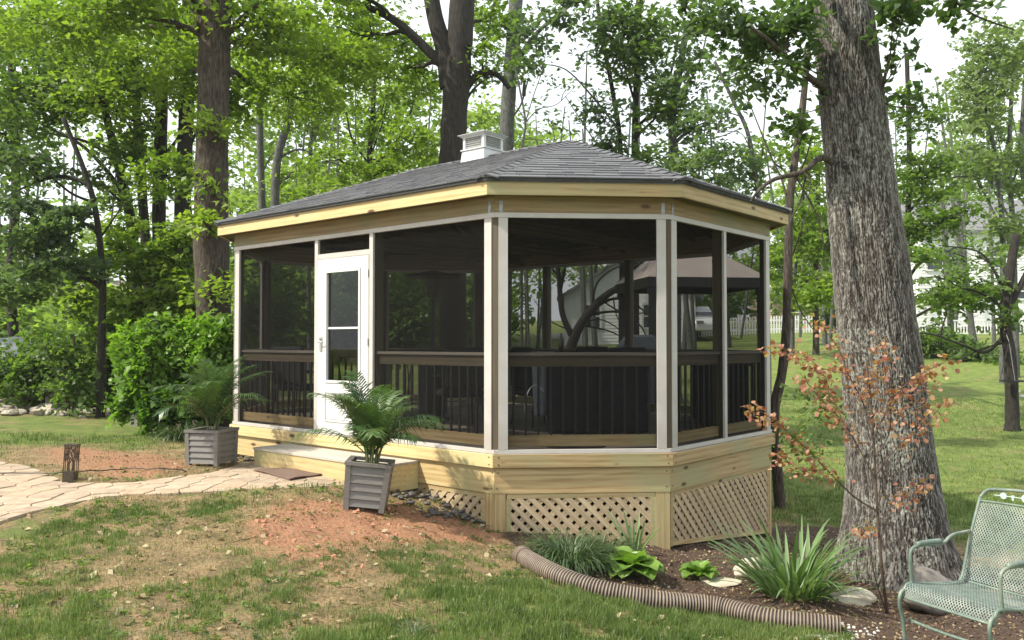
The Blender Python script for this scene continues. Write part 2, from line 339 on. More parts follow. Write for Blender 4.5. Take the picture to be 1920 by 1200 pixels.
M['bark_oak'] = mat_bark('oak_bark', (.05, .040, .032), (.13, .11, .09), (.22, .19, .16), lich=(.36, .38, .33))
M['twig'] = plain('twig_brown', (.07, .045, .03), .8)

# ---------------------------------------------------------------- ground
def axis(segs):
    out = []
    for a, b, s in segs: out += list(np.arange(a, b, s))
    return np.array(out+[segs[-1][1]])
gx = axis([(-90, -30, 4), (-30, -9, .8), (-9, -4.5, .25), (-4.5, 4.5, .06), (4.5, 9, .2), (9, 30, .8), (30, 90, 4)])
gy = axis([(-30, 2, 2), (2, 3.8, .2), (3.8, 9.5, .06), (9.5, 18, .2), (18, 50, .7), (50, 130, 4)])
GX, GY = np.meshgrid(gx, gy); GZ = gzn(GX, GY)
def poly_mask(x, y, poly, soft=.0):
    x = np.asarray(x); y = np.asarray(y); ins = np.zeros(x.shape, bool); n = len(poly)
    for i in range(n):
        x0, y0 = poly[i]; x1, y1 = poly[(i+1) % n]
        c = ((y0 > y) != (y1 > y)) & (x < (x1-x0)*(y-y0)/((y1-y0) if abs(y1-y0) > 1e-9 else 1e-9)+x0); ins ^= c
    return ins
def pdist(x, y, poly):
    x = np.asarray(x, float); y = np.asarray(y, float); dm = np.full(x.shape, 1e9); n = len(poly)
    for i in range(n):
        a = np.array(poly[i]); b = np.array(poly[(i+1) % n]); e = b-a; L = (e*e).sum()+1e-12
        t = np.clip(((x-a[0])*e[0]+(y-a[1])*e[1])/L, 0, 1); dm = np.minimum(dm, np.hypot(x-a[0]-t*e[0], y-a[1]-t*e[1]))
    return np.where(poly_mask(x, y, poly), dm, -dm)
def gpoly(pts): return [tuple(gp(*p)[:2]) for p in pts]
PATH = gpoly([(-260, 1120), (-100, 1020), (0, 978), (60, 961), (120, 947), (200, 933), (330, 926), (450, 921), (560, 918), (645, 914), (735, 908), (700, 880), (600, 865), (520, 858), (462, 866), (440, 873), (410, 882), (380, 890), (330, 897), (250, 905), (175, 908), (130, 906), (95, 893), (50, 873), (0, 866), (-150, 856), (-400, 870)])
BEDR = gpoly([(925, 985), (975, 1040), (1050, 1085), (1150, 1112), (1260, 1128), (1400, 1150), (1560, 1172), (1600, 1215), (1700, 1260), (2150, 1260), (2150, 1150), (1840, 1075), (1790, 1030), (1600, 985), (1480, 985), (1450, 985), (1262, 1010), (940, 975)])
CLAY = gpoly([(640, 950), (560, 945), (480, 960), (470, 1010), (520, 1060), (640, 1085), (760, 1050), (900, 1028), (985, 1020), (975, 1000), (900, 985), (760, 955)])
CLAY2 = gpoly([(60, 845), (130, 838), (240, 850), (360, 838), (355, 880), (250, 900), (140, 898), (90, 880)])
BEDL = gpoly([(-400, 782), (0, 778), (300, 778), (330, 800), (440, 860), (500, 700), (300, 690), (0, 700), (-400, 700)])
UND = [(-3.75, 11.1), (-.2, 8.1), (1.5, 8.2), (3.05, 9.95), (2.9, 11.7), (-.5, 14.6), (-2.2, 14.5), (-3.8, 12.7)]
def sstep(a, b, x): t = np.clip((x-a)/(b-a), 0, 1); return t*t*(3-2*t)
def masks(x, y):
    n1 = fbm(x, y, .9, 0); n2 = fbm(x, y, 3.3, 2); n3 = fbm(x, y, 9, 1)
    wob = (n1-.5)*.9+(n2-.5)*.5
    clay = np.maximum(sstep(-.25, .5, pdist(x, y, CLAY)+wob), .75*sstep(-.2, .4, pdist(x, y, CLAY2)+wob))
    bed = np.maximum(sstep(-.05, .1, pdist(x, y, BEDR)+(n3-.5)*.1), sstep(-.1, .3, pdist(x, y, BEDL)+wob*.4))
    # how grassy: foreground right lush, foreground left patchy, far right lawn lush
    lush = sstep(-.9, 1.0, x+.5*(6.2-y)+(n1-.5)*2.5)*sstep(9, 6, y)*.95
    lush = np.maximum(lush, sstep(2.2, 4.2, x)*sstep(8.5, 11, y)); lush = np.maximum(lush, sstep(20, 26, y)*.9)
    lush = np.maximum(lush, sstep(10.3, 12.2, y+(n1-.5)*2)*sstep(-2, -3.6, x)*.8)
    n5 = fbm(x, y, 14, 4, 3); patch = sstep(.40, .66, fbm(x, y, 1.6, 3)*.45+n2*.30+n5*.25)*.85+.14
    g = np.maximum(lush*(.62+.5*sstep(.35, .55, n2)), patch*.75)
    g = g*(1-.93*clay)*(1-.98*bed)
    near_oak = sstep(1.9, .6, np.hypot(x-3.6, y-9.0)); g = g*(1-.75*near_oak)
    pth = sstep(.02, -.02, pdist(x, y, PATH)); g = g*pth
    und = sstep(.1, -.05, pdist(x, y, UND)); g = g*und
    return np.clip(g, 0, 1), clay, bed, near_oak
gG, gC, gB, gO = masks(GX, GY)
rel = (fbm(GX, GY, 6, 4)-.5)*.065 + (fbm(GX, GY, 1.7, 1)-.5)*.06 + gC*(fbm(GX, GY, 13, 2)-.5)*.05
flat = sstep(.15, -.12, pdist(GX, GY, PATH)); GZ2 = GZ + rel*flat*sstep(30, 12, GY) - .06*(1-flat)
nxg, nyg = len(gx), len(gy); idx = np.arange(nxg*nyg).reshape(nyg, nxg)
Fq = np.stack([idx[:-1, :-1], idx[:-1, 1:], idx[1:, 1:], idx[1:, :-1]], -1).reshape(-1, 4)
me = mesh_np('ground', np.stack([GX, GY, GZ2], -1).reshape(-1, 3), Fq, True, {'grassy': ('POINT', gG.ravel()), 'clay': ('POINT', gC.ravel()), 'bed': ('POINT', np.maximum(gB, gO*.8).ravel())})
def mat_ground():
    m, nt, b, o = newmat('garden_ground'); mp = coords(nt)
    nz = N(nt, 'ShaderNodeTexNoise', Scale=3.5, Detail=12, Roughness=.7); nt.links.new(mp.outputs[0], nz.inputs['Vector'])
    n2 = N(nt, 'ShaderNodeTexNoise', Scale=38, Detail=6, Roughness=.7); nt.links.new(mp.outputs[0], n2.inputs['Vector'])
    dmx = N(nt, 'ShaderNodeMixRGB'); dmx.inputs[0].default_value = .45; nt.links.new(n2.outputs['Fac'], dmx.inputs[1]); nt.links.new(nz.outputs['Fac'], dmx.inputs[2])
    dry = ramp(nt, [(.36, (.12, .10, .04)), (.45, (.22, .16, .075)), (.52, (.35, .24, .115)), (.58, (.44, .30, .145)), (.68, (.54, .42, .24))], dmx.outputs[0])
    clay = ramp(nt, [(.32, (.26, .12, .06)), (.46, (.43, .205, .11)), (.6, (.53, .28, .155)), (.72, (.59, .37, .22))], n2.outputs['Fac'])
    mul = ramp(nt, [(.3, (.035, .02, .014)), (.52, (.11, .065, .042)), (.75, (.24, .15, .09))], n2.outputs['Fac'])
    grs = ramp(nt, [(.3, (.085, .12, .022)), (.5, (.155, .215, .035)), (.72, (.25, .30, .065))], nz.outputs['Fac'])
    def mixa(attr, c1, c2, lo=.3, hi=.7, addn=None):
        a = N(nt, 'ShaderNodeAttribute', attribute_name=attr)
        s = N(nt, 'ShaderNodeMath', operation='ADD'); nt.links.new(a.outputs['Fac'], s.inputs[0])
        k = N(nt, 'ShaderNodeMath', operation='MULTIPLY_ADD'); k.inputs[1].default_value = .6; k.inputs[2].default_value = -.3; nt.links.new(n2.outputs['Fac'], k.inputs[0]); nt.links.new(k.outputs[0], s.inputs[1])
        r_ = N(nt, 'ShaderNodeMapRange'); r_.inputs[1].default_value = lo; r_.inputs[2].default_value = hi; nt.links.new(s.outputs[0], r_.inputs[0])
        x = N(nt, 'ShaderNodeMixRGB'); nt.links.new(r_.outputs[0], x.inputs[0]); nt.links.new(c1, x.inputs[1]); nt.links.new(c2, x.inputs[2]); return x.outputs[0]
    c = mixa('clay', dry.outputs[0], clay.outputs[0], .2, .8); c = mixa('bed', c, mul.outputs[0]); c = mixa('grassy', c, grs.outputs[0], .35, .8)
    nt.links.new(c, b.inputs['Base Color']); b.inputs['Roughness'].default_value = .95; bumpn(nt, b, n2.outputs['Fac'], 1.0, .06); return m
M['ground'] = mat_ground()
setp(link('ground', me, None, M['ground']), kind='structure')

def gsurf(x, y):
    """top of the relief, for planting things"""
    r_ = (fbm(x, y, 6, 4)-.5)*.065+(fbm(x, y, 1.7, 1)-.5)*.06
    return gzn(x, y)+r_*sstep(.15, -.12, pdist(x, y, PATH))*sstep(30, 12, np.asarray(y, float))

# ---------------------------------------------------------------- paved path, every paver a piece
mb = MB(); pts_ = PATH; 
pb = MB(); pb.v = []; cx_, cy_ = -4, 8
def clip_poly(sub, cell):
    out = list(sub); n = len(cell)
    for i in range(n):
        a, b = cell[i], cell[(i+1) % n]; inp = out; out = []
        if not inp: break
        ins = lambda p: (b[0]-a[0])*(p[1]-a[1])-(b[1]-a[1])*(p[0]-a[0]) >= -1e-9
        for k in range(len(inp)):
            p, q = inp[k-1], inp[k]; ip, iq = ins(p), ins(q)
            if ip != iq:
                den = (b[0]-a[0])*(q[1]-p[1])-(b[1]-a[1])*(q[0]-p[0]); t = -((b[0]-a[0])*(p[1]-a[1])-(b[1]-a[1])*(p[0]-a[0]))/den if den else 0
                out.append((p[0]+(q[0]-p[0])*t, p[1]+(q[1]-p[1])*t))
            if iq: out.append(q)
    return out
path_me = MB(); path_me.add([(p[0], p[1], gz(*p)-.035) for p in PATH], [tuple(range(len(PATH)))])
sandm = plain('joint_sand', (.20, .155, .10), .95, .3, 40, bump=.4)
path = setp(link('path', path_me.mesh('path'), None, sandm), kind='structure')
ang = R(38); ca, sa = math.cos(ang), math.sin(ang); sx, sy = .33, .20
seeds = {}
for i in range(-30, 40):
    for j in range(-10, 70):
        u = (i+.5*(j % 2)+random.uniform(-.2, .2))*sx; v = (j+random.uniform(-.2, .2))*sy
        seeds[(i, j)] = (-4+u*ca-(v-6)*sa*1.0, 8+u*sa+(v-6)*ca)
np_ = 0
for (i, j), p in seeds.items():
    if p[0] < -10 or not (pdist(np.array(p[0]), np.array(p[1]), PATH) > -.35): continue
    cell = [(p[0]-.6, p[1]-.6), (p[0]+.6, p[1]-.6), (p[0]+.6, p[1]+.6), (p[0]-.6, p[1]+.6)]
    for di in (-2, -1, 0, 1, 2):
        for dj in (-2, -1, 0, 1, 2):
            q = seeds.get((i+di, j+dj))
            if not q or (di == 0 and dj == 0): continue
            mxp = ((p[0]+q[0])/2, (p[1]+q[1])/2); nx, ny = q[0]-p[0], q[1]-p[1]; L = math.hypot(nx, ny); nx /= L; ny /= L
            mxp = (mxp[0]-nx*.005, mxp[1]-ny*.005)
            half = [(mxp[0]+ny*3, mxp[1]-nx*3), (mxp[0]-ny*3, mxp[1]+nx*3)]
            a, b = half; inp = cell; out = []
            ins = lambda w_: (w_[0]-mxp[0])*nx+(w_[1]-mxp[1])*ny <= 0
            for k in range(len(inp)):
                c0, c1 = inp[k-1], inp[k]; i0, i1 = ins(c0), ins(c1)
                if i0 != i1:
                    d0 = (c0[0]-mxp[0])*nx+(c0[1]-mxp[1])*ny; d1 = (c1[0]-mxp[0])*nx+(c1[1]-mxp[1])*ny; t = d0/(d0-d1)
                    out.append((c0[0]+(c1[0]-c0[0])*t, c0[1]+(c1[1]-c0[1])*t))
                if i1: out.append(c1)
            cell = out
            if len(cell) < 3: break
        if len(cell) < 3: break
    if len(cell) < 3: continue
    poly = clip_poly(PATH, cell)
    if len(poly) < 3: continue
    ar = abs(sum(poly[k-1][0]*poly[k][1]-poly[k][0]*poly[k-1][1] for k in range(len(poly))))/2
    if ar < .008: continue
    z = random.uniform(-.004, .006); c = (sum(q[0] for q in poly)/len(poly), sum(q[1] for q in poly)/len(poly))
    tx, ty = random.uniform(-.012, .012), random.uniform(-.012, .012)
    zt = [gz(*q)+z+(q[0]-c[0])*tx+(q[1]-c[1])*ty for q in poly]
    inset = [(c[0]+(q[0]-c[0])*.96, c[1]+(q[1]-c[1])*.96) for q in poly]
    m_ = MB(); n = len(poly)
    m_.add([(q[0], q[1], zt[k]-.05) for k, q in enumerate(poly)]+[(q[0], q[1], zt[k]-.007) for k, q in enumerate(poly)]+[(q[0], q[1], zt[k]) for k, q in enumerate(inset)],
           [(k, (k+1) % n, (k+1) % n+n, k+n) for k in range(n)]+[(k+n, (k+1) % n+n, (k+1) % n+2*n, k+2*n) for k in range(n)]+[tuple(range(2*n, 3*n))])
    o = m_.build('paver', M['paver'], path); np_ += 1
print('pavers', np_)

# ---------------------------------------------------------------- gazebo
TH = -.8624; K8 = math.tan(R(22.5))
V = [None]*8
V[1] = Vector((-.165, 8.072, 0)); dL = d2(TH); La, Lb, Lc = 1.696, 2.323, 4.55
V[0] = V[1]+dL*Lc; V[2] = V[1]+d2(TH+R(135))*La; V[3] = V[2]+d2(TH+R(90))*Lb; V[4] = V[3]+d2(TH+R(45))*La
V[5] = V[4]+dL*Lc; V[6] = V[5]+d2(TH-R(45))*La; V[7] = V[6]-d2(TH+R(90))*Lb
ZA, ZB, ZC, ZT, ZFB, ZFT, ZAP = -1.046, -1.19, -1.44, 1.213, 1.377, 1.51, 2.49
CEN = sum(V, Vector())/8
gaz = empty('gazebo', (CEN.x, CEN.y, -1.9)); gaz.rotation_euler = (0, 0, 0)
setp(gaz, 'octagonal screened wooden gazebo with grey shingle roof, white cupola and lattice skirt', 'gazebo')
# facets: (P,Q) going round so that +x local runs P->Q and local -y is outward
class Facet:
    def __init__(s, i, j):
        s.P, s.Q = V[i].copy(), V[j].copy(); e = s.Q-s.P; s.L = e.length; u = e/s.L
        n = Vector((u.y, -u.x, 0))
        if n.dot((s.P+s.Q)/2-CEN) < 0: n = -n
        s.u, s.n = u, n; s.M = Matrix(((u.x, -n.x, 0, s.P.x), (u.y, -n.y, 0, s.P.y), (0, 0, 1, 0), (0, 0, 0, 1)))   # local -y = outward
    def bar(s, name, mat, z0, z1, off, th, x0=None, x1=None, parent=None, gap=.001, bev=0):
        """board: outer face at `off` outside the wall line, thickness th; mitred when x0/x1 None"""
        k0, k1 = off*K8, (off-th)*K8
        a0, a1 = (-k0+gap, -k1+gap) if x0 is None else (x0, x0); b0, b1 = (s.L+k0-gap, s.L+k1-gap) if x1 is None else (x1, x1)
        m_ = MB(); m_.prism([(a0, -off), (b0, -off), (b1, -off+th), (a1, -off+th)], z0, z1)
        o = m_.build(name, mat, parent or gaz, M=s.M)
        if bev: bevel(o, bev)
        return o
    def post(s, name, mat, x0, x1, z0, z1, off, th, parent=None, swap=True):
        """upright board with grain along its length (local x turned up)"""
        m_ = MB(); m_.box((0, 0, 0), (z1-z0, th, x1-x0))
        Mx = s.M @ Matrix.Translation(((x0+x1)/2, -off+th/2, (z0+z1)/2)) @ Matrix.Rotation(R(90), 4, 'Y')
        return m_.build(name, mat, parent or gaz, M=Mx)
FC = [Facet(i, (i+1) % 8) for i in range(8)]    # 0: long L side (V0-V1), 1: front F, 2: R, 3.. back
def onL(px, off=0):
    r = ray(px, 641); r = Vector((r.x, r.y, 0)); P = V[1]+FC[0].n*off
    # r*a = P + dL*t
    det = r.x*(-dL.y)+dL.x*r.y; a = (P.x*(-dL.y)+dL.x*P.y)/det; t = (r.x*P.y-r.y*P.x)/det
    return Lc-t     # local x on facet 0
sx0, sx1 = onL(594), onL(697)
# rim, skirt, header, fascia
for i, f in enumerate(FC):
    vis = i in (0, 1, 2)
    f.bar('rim_board', M['pine_yellow'] if i == 0 else M['pine'], ZB, ZA-.018, .045, .042, bev=.003)
    f.bar('skirt_board', M['pine_yellow'] if i == 0 else M['pine'], ZC, ZB-.002, .004, .04)
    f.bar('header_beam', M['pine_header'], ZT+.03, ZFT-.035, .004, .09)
    f.bar('fascia_board', M['pine_yellow'] if i == 0 else M['pine'], ZFB, ZFT, .2, .03, bev=.003)
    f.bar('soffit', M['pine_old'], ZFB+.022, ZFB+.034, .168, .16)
    f.bar('drip_edge', M['steel'], ZFT-.012, ZFT+.026, .212, .010)
    f.bar('base_sill', M['trim'], ZA-.016, ZA+.022, .012, .05, bev=.002)
    f.bar('head_trim', M['trim'], ZT-.02, ZT+.028, .012, .05, bev=.002)
    f.post('corner_trim', M['trim'], .035, .125, ZA+.024, ZT-.022, .012, .03)
    f.post('corner_trim', M['trim'], f.L-.125, f.L-.035, ZA+.024, ZT-.022, .012, .03)
    Pc = f.P - f.n*.07
    # corner post
    mb = MB(); mb.box((0, 0, 0), (ZT-ZA, .10, .10)); nb = (f.n+FC[i-1].n).normalized()
    Mx = Matrix.Translation(f.P-nb*.062+Vector((0, 0, (ZT+ZA)/2))) @ Matrix.Rotation(math.atan2(nb.y, nb.x), 4, 'Z') @ Matrix.Rotation(R(90), 4, 'Y')
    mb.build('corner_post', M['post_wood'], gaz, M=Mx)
    # bays
    if i == 0: bays = [(.125, sx0-.03), (sx1+.03, f.L-.125)]
    elif i in (2, 6): bays = [(.125, f.L/2-.028), (f.L/2+.028, f.L-.125)]
    elif i == 4: bays = [(.125, 1.45), (1.51, 3.0), (3.06, f.L-.125)]
    else: bays = [(.125, f.L-.125)]
    for bi, (a, b) in enumerate(bays):
        # screen
        m_ = MB(); m_.add([(a-.01, .012, ZA+.02), (b+.01, .012, ZA+.02), (b+.01, .012, ZT-.018), (a-.01, .012, ZT-.018)], [(0, 1, 2, 3)]); m_.build('screen', M['screen'], gaz, M=f.M)
        # rail set just inside the screen
        f.bar('rail_cap', M['deck'], -.128, -.10, -.03, .14, a-.02, b+.02)
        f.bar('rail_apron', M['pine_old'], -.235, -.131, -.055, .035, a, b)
        f.bar('bottom_rail', M['pine'], -1.0, -.895, -.055, .04, a, b)
        nbal = int((b-a)/.115); 
        bm_ = MB(); bm_.box((0, 0, 0), (.019, .019, .66)); bmesh_ = bm_.mesh('baluster'); bmesh_.materials.append(M['black'])
        for k in range(nbal):
            x = a+(k+.5)*(b-a)/nbal
            o = child('baluster', bmesh_, gaz, None, f.M @ Matrix.Translation((x, .075, -.565)))
        if bi: # mullion and the post behind it
            xm = (bays[bi-1][1]+a)/2
            if i != 0:
                f.post('mullion', M['trim'], xm-.027, xm+.027, ZA+.024, ZT-.022, .012, .03)
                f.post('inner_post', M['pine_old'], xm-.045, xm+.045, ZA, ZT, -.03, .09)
for (xa) in (sx0, sx1):
    FC[0].post('mullion', M['trim'], xa-.03, xa+.03, ZA+.024, ZT-.022, .014, .034)
    FC[0].post('inner_post', M['pine_old'], xa-.05 if xa == sx0 else xa+.0, xa+.0 if xa == sx0 else xa+.05, ZA, ZT, -.03, .09)
f = FC[0]
# transom over the door
ztr = 1.0
f.bar('transom_rail', M['trim'], ztr-.03, ztr+.02, .012, .03, sx0+.03, sx1-.03)
m_ = MB(); m_.add([(sx0+.02, .012, ztr+.02), (sx1-.02, .012, ztr+.02), (sx1-.02, .012, ZT-.02), (sx0+.02, .012, ZT-.02)], [(0, 1, 2, 3)]); m_.build('screen', M['screen'], gaz, M=f.M)
# ---- door with its pieces
dx0, dx1, dz0, dz1 = sx0+.045, sx1-.045, ZA+.012, .955
dw = dx1-dx0; gx0, gx1, gz0_, gz1_ = dx0+.17, dx1-.15, dz0+.60, dz1-.16
mb = MB(); dk = .035
def dbox(mb, x0, x1, z0, z1, yo, yi): return mb.box(((x0+x1)/2, -(yo+yi)/2, (z0+z1)/2), (x1-x0, abs(yo-yi), z1-z0))
dbox(mb, dx0, gx0, dz0, dz1, .02, -.015); dbox(mb, gx1, dx1, dz0, dz1, .02, -.015); dbox(mb, gx0, gx1, gz1_, dz1, .02, -.015); dbox(mb, gx0, gx1, dz0, gz0_, .02, -.015)
door = mb.build('door', M['door_white'], gaz, M=f.M); bevel(door, .002)
def dsub(name, mat, boxes):
    mb = MB()
    for b_ in boxes: dbox(mb, *b_)
    return mb.build(name, mat, door, M=f.M)
fw = .028
dsub('glass_moulding', M['door_white'], [(gx0-fw, gx0, gz0_-fw, gz1_+fw, .031, .0205), (gx1, gx1+fw, gz0_-fw, gz1_+fw, .031, .0205), (gx0, gx1, gz1_, gz1_+fw, .031, .0205), (gx0, gx1, gz0_-fw, gz0_, .031, .0205)])
zm = (gz0_+gz1_)/2-.02
dsub('sash_rail', M['door_white'], [(gx0, gx1, zm-.011, zm+.011, .010, -.006)])
m_ = MB(); m_.add([(gx0, 0, gz0_), (gx1, 0, gz0_), (gx1, 0, gz1_), (gx0, 0, gz1_)], [(0, 1, 2, 3)]); m_.build('glass', M['glass'], door, M=f.M)
kx0, kx1, kz0, kz1 = dx0+.14, dx1-.13, dz0+.13, gz0_-.13
dsub('kick_panel', M['door_white'], [(kx0+.03, kx1-.03, kz0+.03, kz1-.03, .027, .0205), (kx0, kx1, kz1-.012, kz1, .030, .0205), (kx0, kx1, kz0, kz0+.012, .030, .0205), (kx0, kx0+.012, kz0+.012, kz1-.012, .030, .0205), (kx1-.012, kx1, kz0+.012, kz1-.012, .030, .0205)])
mb = MB(); hx = dx0+.065; mb.box((hx, -.026, -.02), (.04, .012, .17)); mb.tube([(hx, -.03, -.0), (hx, -.065, -.0), (hx+.03, -.07, -.0), (hx+.09, -.068, -.005)], .008, 8); mb.tube([(hx, -.03, .04), (hx, -.05, .04)], .014, 10)
mb.build('handle', plain('satin_nickel', (.5, .49, .47), .3, .1, metal=.8), door, M=f.M)
for hz in (dz0+.25, 0, dz1-.2): dsub('hinge', M['steel'], [(dx1+.001, dx1+.012, hz-.04, hz+.04, .026, .012)])
mb = MB(); dbox(mb, sx0+.031, dx0-.003, dz0, ztr-.032, .018, -.03); dbox(mb, dx1+.003, sx1-.031, dz0, ztr-.032, .018, -.03); dbox(mb, dx0-.003, dx1+.003, dz1+.004, ztr-.032, .018, -.03)
mb.build('door_frame', M['trim'], gaz, M=f.M)
# hurricane ties on the header by the corners
for i, f in enumerate(FC[:3]):
    for xe in ((.06,) if i else ())+((f.L-.06,) if i < 2 else ()):
        m_ = MB(); m_.box((xe, -.0065, ZT+.085), (.035, .003, .11)); m_.box((xe+.008, -.011, ZT+.055), (.008, .006, .008)); m_.box((xe-.008, -.011, ZT+.115), (.008, .006, .008)); m_.build('metal_tie', M['steel'], gaz, M=f.M)
# screw heads on rim boards/skirt ends
sc = MB()
for i, f in enumerate(FC[:3]):
    for xe in (.03, f.L-.03):
        for z in (ZC+.05, ZC+.2, ZB+.03, ZB+.1): sc.box((xe+random.uniform(-.01, .01), -(.0055 if z < ZB else .0465), z), (.011, .003, .011), M=f.M)
setp(sc.build('screw_heads', M['black'], gaz), kind='stuff')
# ---- floor boards clipped to the octagon, laid along the long side
u = -dL; vv = Vector((u.y, -u.x, 0)); octp = [((p-CEN).dot(u), (p-CEN).dot(vv)) for p in V]
ar = sum(octp[i-1][0]*octp[i][1]-octp[i][0]*octp[i-1][1] for i in range(8))
def offs(poly, k): return [(p[0]*(1+k/math.hypot(*p)), p[1]*(1+k/math.hypot(*p))) for p in poly]
op = offs(octp, .035); ymin = min(p[1] for p in op); ymax = max(p[1] for p in op)
MF = Matrix(((u.x, vv.x, 0, CEN.x), (u.y, vv.y, 0, CEN.y), (0, 0, 1, 0), (0, 0, 0, 1)))
y = ymin
while y < ymax-.01:
    cell = [(-9, y+.003), (9, y+.003), (9, min(y+.137, ymax)), (-9, min(y+.137, ymax))]
    poly = clip_poly(op, cell)
    if len(poly) > 2:
        m_ = MB(); m_.prism(poly, ZA-.017-.02, ZA-.017); m_.build('floor_board', M['deck'], gaz, M=MF)
    y += .14
# ---- joists/ceiling: boards under the roof + rafters
APX = (V[2]+V[3])/2+dL*2.05; APB = (V[6]+V[7])/2-dL*2.05
Z0E = ZFT+.028; OV = .225
VO = []
for i in range(8):
    nb = (FC[i].n+FC[i-1].n).normalized(); VO.append(V[i]+nb*(OV/math.cos(R(22.5))))
A1 = Vector((APX.x, APX.y, ZAP)); A2 = Vector((APB.x, APB.y, ZAP))
def e3(p, z=Z0E): return Vector((p.x, p.y, z))
roofpl = {0: [e3(VO[0]), e3(VO[1]), A1, A2], 1: [e3(VO[1]), e3(VO[2]), A1], 2: [e3(VO[2]), e3(VO[3]), A1], 3: [e3(VO[3]), e3(VO[4]), A1], 4: [e3(VO[4]), e3(VO[5]), A2, A1], 5: [e3(VO[5]), e3(VO[6]), A2], 6: [e3(VO[6]), e3(VO[7]), A2], 7: [e3(VO[7]), e3(VO[0]), A2]}
rb = MB()
for i, pl in roofpl.items():
    up = [p for p in pl]; dn = [p-Vector((0, 0, .03)) for p in pl]; n = len(pl)
    rb.add(up+dn, [tuple(range(n)), tuple(range(2*n-1, n-1, -1)), (0, n, n+1, 1)])
roof = rb.build('roof', plain('roof_felt', (.05, .05, .052), .95, .2), gaz)
cb = MB()
for i, pl in roofpl.items():
    dn = [p-Vector((0, 0, .036)) for p in pl]; cb.add(dn, [tuple(range(len(pl)))])
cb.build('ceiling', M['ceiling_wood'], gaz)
for i in range(8):
    a = (V[i]-FC[i].n*.0); a = Vector((a.x, a.y, ZFT-.10)); b = (A1 if i in (1, 2, 3, 4) else A2)-Vector((0, 0, .14))
    L = (b-a).length; X = (b-a)/L; Y = Vector((0, 0, 1)).cross(X).normalized(); Zx = X.cross(Y)
    m_ = MB(); m_.box((L/2, 0, 0), (L, .04, .12)); m_.build('rafter', M['ceiling_wood'], gaz, M=Matrix(((X.x, Y.x, Zx.x, a.x), (X.y, Y.y, Zx.y, a.y), (X.z, Y.z, Zx.z, a.z), (0, 0, 0, 1))))
for side, n_r in ((0, 6), (4, 6)):
    f = FC[side]
    for k in range(n_r):
        s_ = (k+.5)/n_r; a = f.P+f.u*f.L*s_; t = (a-APX).dot(dL); t = max(0, min(t, (APB-APX).dot(dL))); b = APX+dL*t
        a = Vector((a.x, a.y, ZFT-.10)); b = Vector((b.x, b.y, ZAP-.14)); L = (b-a).length; X = (b-a)/L; Y = Vector((0, 0, 1)).cross(X).normalized(); Zx = X.cross(Y)
        m_ = MB(); m_.box((L/2, 0, 0), (L, .04, .12)); m_.build('rafter', M['ceiling_wood'], gaz, M=Matrix(((X.x, Y.x, Zx.x, a.x), (X.y, Y.y, Zx.y, a.y), (X.z, Y.z, Zx.z, a.z), (0, 0, 0, 1))))
for t_ in (1.0, 2.4, 3.6):
    a = V[1]+dL*t_; b = V[4]+dL*t_; mid = (a+b)/2; L = (b-a).length; rz = math.atan2(b.y-a.y, b.x-a.x)
    m_ = MB(); m_.box((0, 0, 0), (L-.1, .045, .16)); m_.build('tie_beam', M['ceiling_wood'], gaz, M=Matrix.Translation((mid.x, mid.y, ZT+.14)) @ Matrix.Rotation(rz, 4, 'Z'))
# ---- shingles
shing = []   # (distance, polys)
for i, pl in roofpl.items():
    P0, P1 = pl[0], pl[1]; ux = (P1-P0).normalized(); nrm = ux.cross((pl[2]-P0)).normalized()
    if nrm.z < 0: nrm = -nrm
    vx = nrm.cross(ux)
    if vx.dot(pl[2]-P0) < 0: vx = -vx
    sub = [((p-P0).dot(ux), (p-P0).dot(vx)) for p in pl]; H = max(s_[1] for s_ in sub); x_lo = min(s_[0] for s_ in sub); x_hi = max(s_[0] for s_ in sub)
    ex = .145; row = 0; yv = -.012
    aa = sum(sub[k-1][0]*sub[k][1]-sub[k][0]*sub[k-1][1] for k in range(len(sub)))
    while yv < H:
        x = x_lo-random.uniform(0, .3)
        while x < x_hi:
            wd = random.choice((.19, .25, .31, .31, .36))
            cell = [(x+.003, yv), (x+wd-.003, yv), (x+wd-.003, yv+ex+.012), (x+.003, yv+ex+.012)]
            s2 = [(q[0], q[1]) for q in sub]
            if yv < 0: s2[0] = (sub[0][0], -.012); s2[1] = (sub[1][0], -.012)
            poly = clip_poly(s2, cell)
            if len(poly) > 2:
                hgt = lambda q: .012-.008*(q[1]-yv)/ex
                lift = random.choice((0, 0, .003, .004))
                top = [P0+ux*q[0]+vx*q[1]+nrm*(hgt(q)+lift) for q in poly]; bot = [P0+ux*q[0]+vx*q[1]+nrm*.001 for q in poly]
                shing.append(((sum(top, Vector())/len(top)).length + (0 if i in (0, 1, 2) else 50), top, bot))
            x += wd
        yv += ex; row += 1
shing.sort(key=lambda s_: s_[0])
rest = MB(); tints = []
for k, (dd, top, bot) in enumerate(shing):
    n = len(top); fs = [tuple(range(n))]+[(q, (q+1) % n, (q+1) % n+n, q+n) for q in range(n)]
    if k < 290:
        m_ = MB(); m_.add(top+bot, fs); m_.build('shingle', M['shingle'], roof)
    else:
        rest.add(top+bot, fs); tints += [random.random()]*(2*n)
me = rest.mesh('shingle_field'); a = me.attributes.new('tint', 'FLOAT', 'POINT'); a.data.foreach_set('value', tints)
setp(child('shingle_field', me, roof, M['shingle']), kind='stuff')
print('shingles', len(shing))
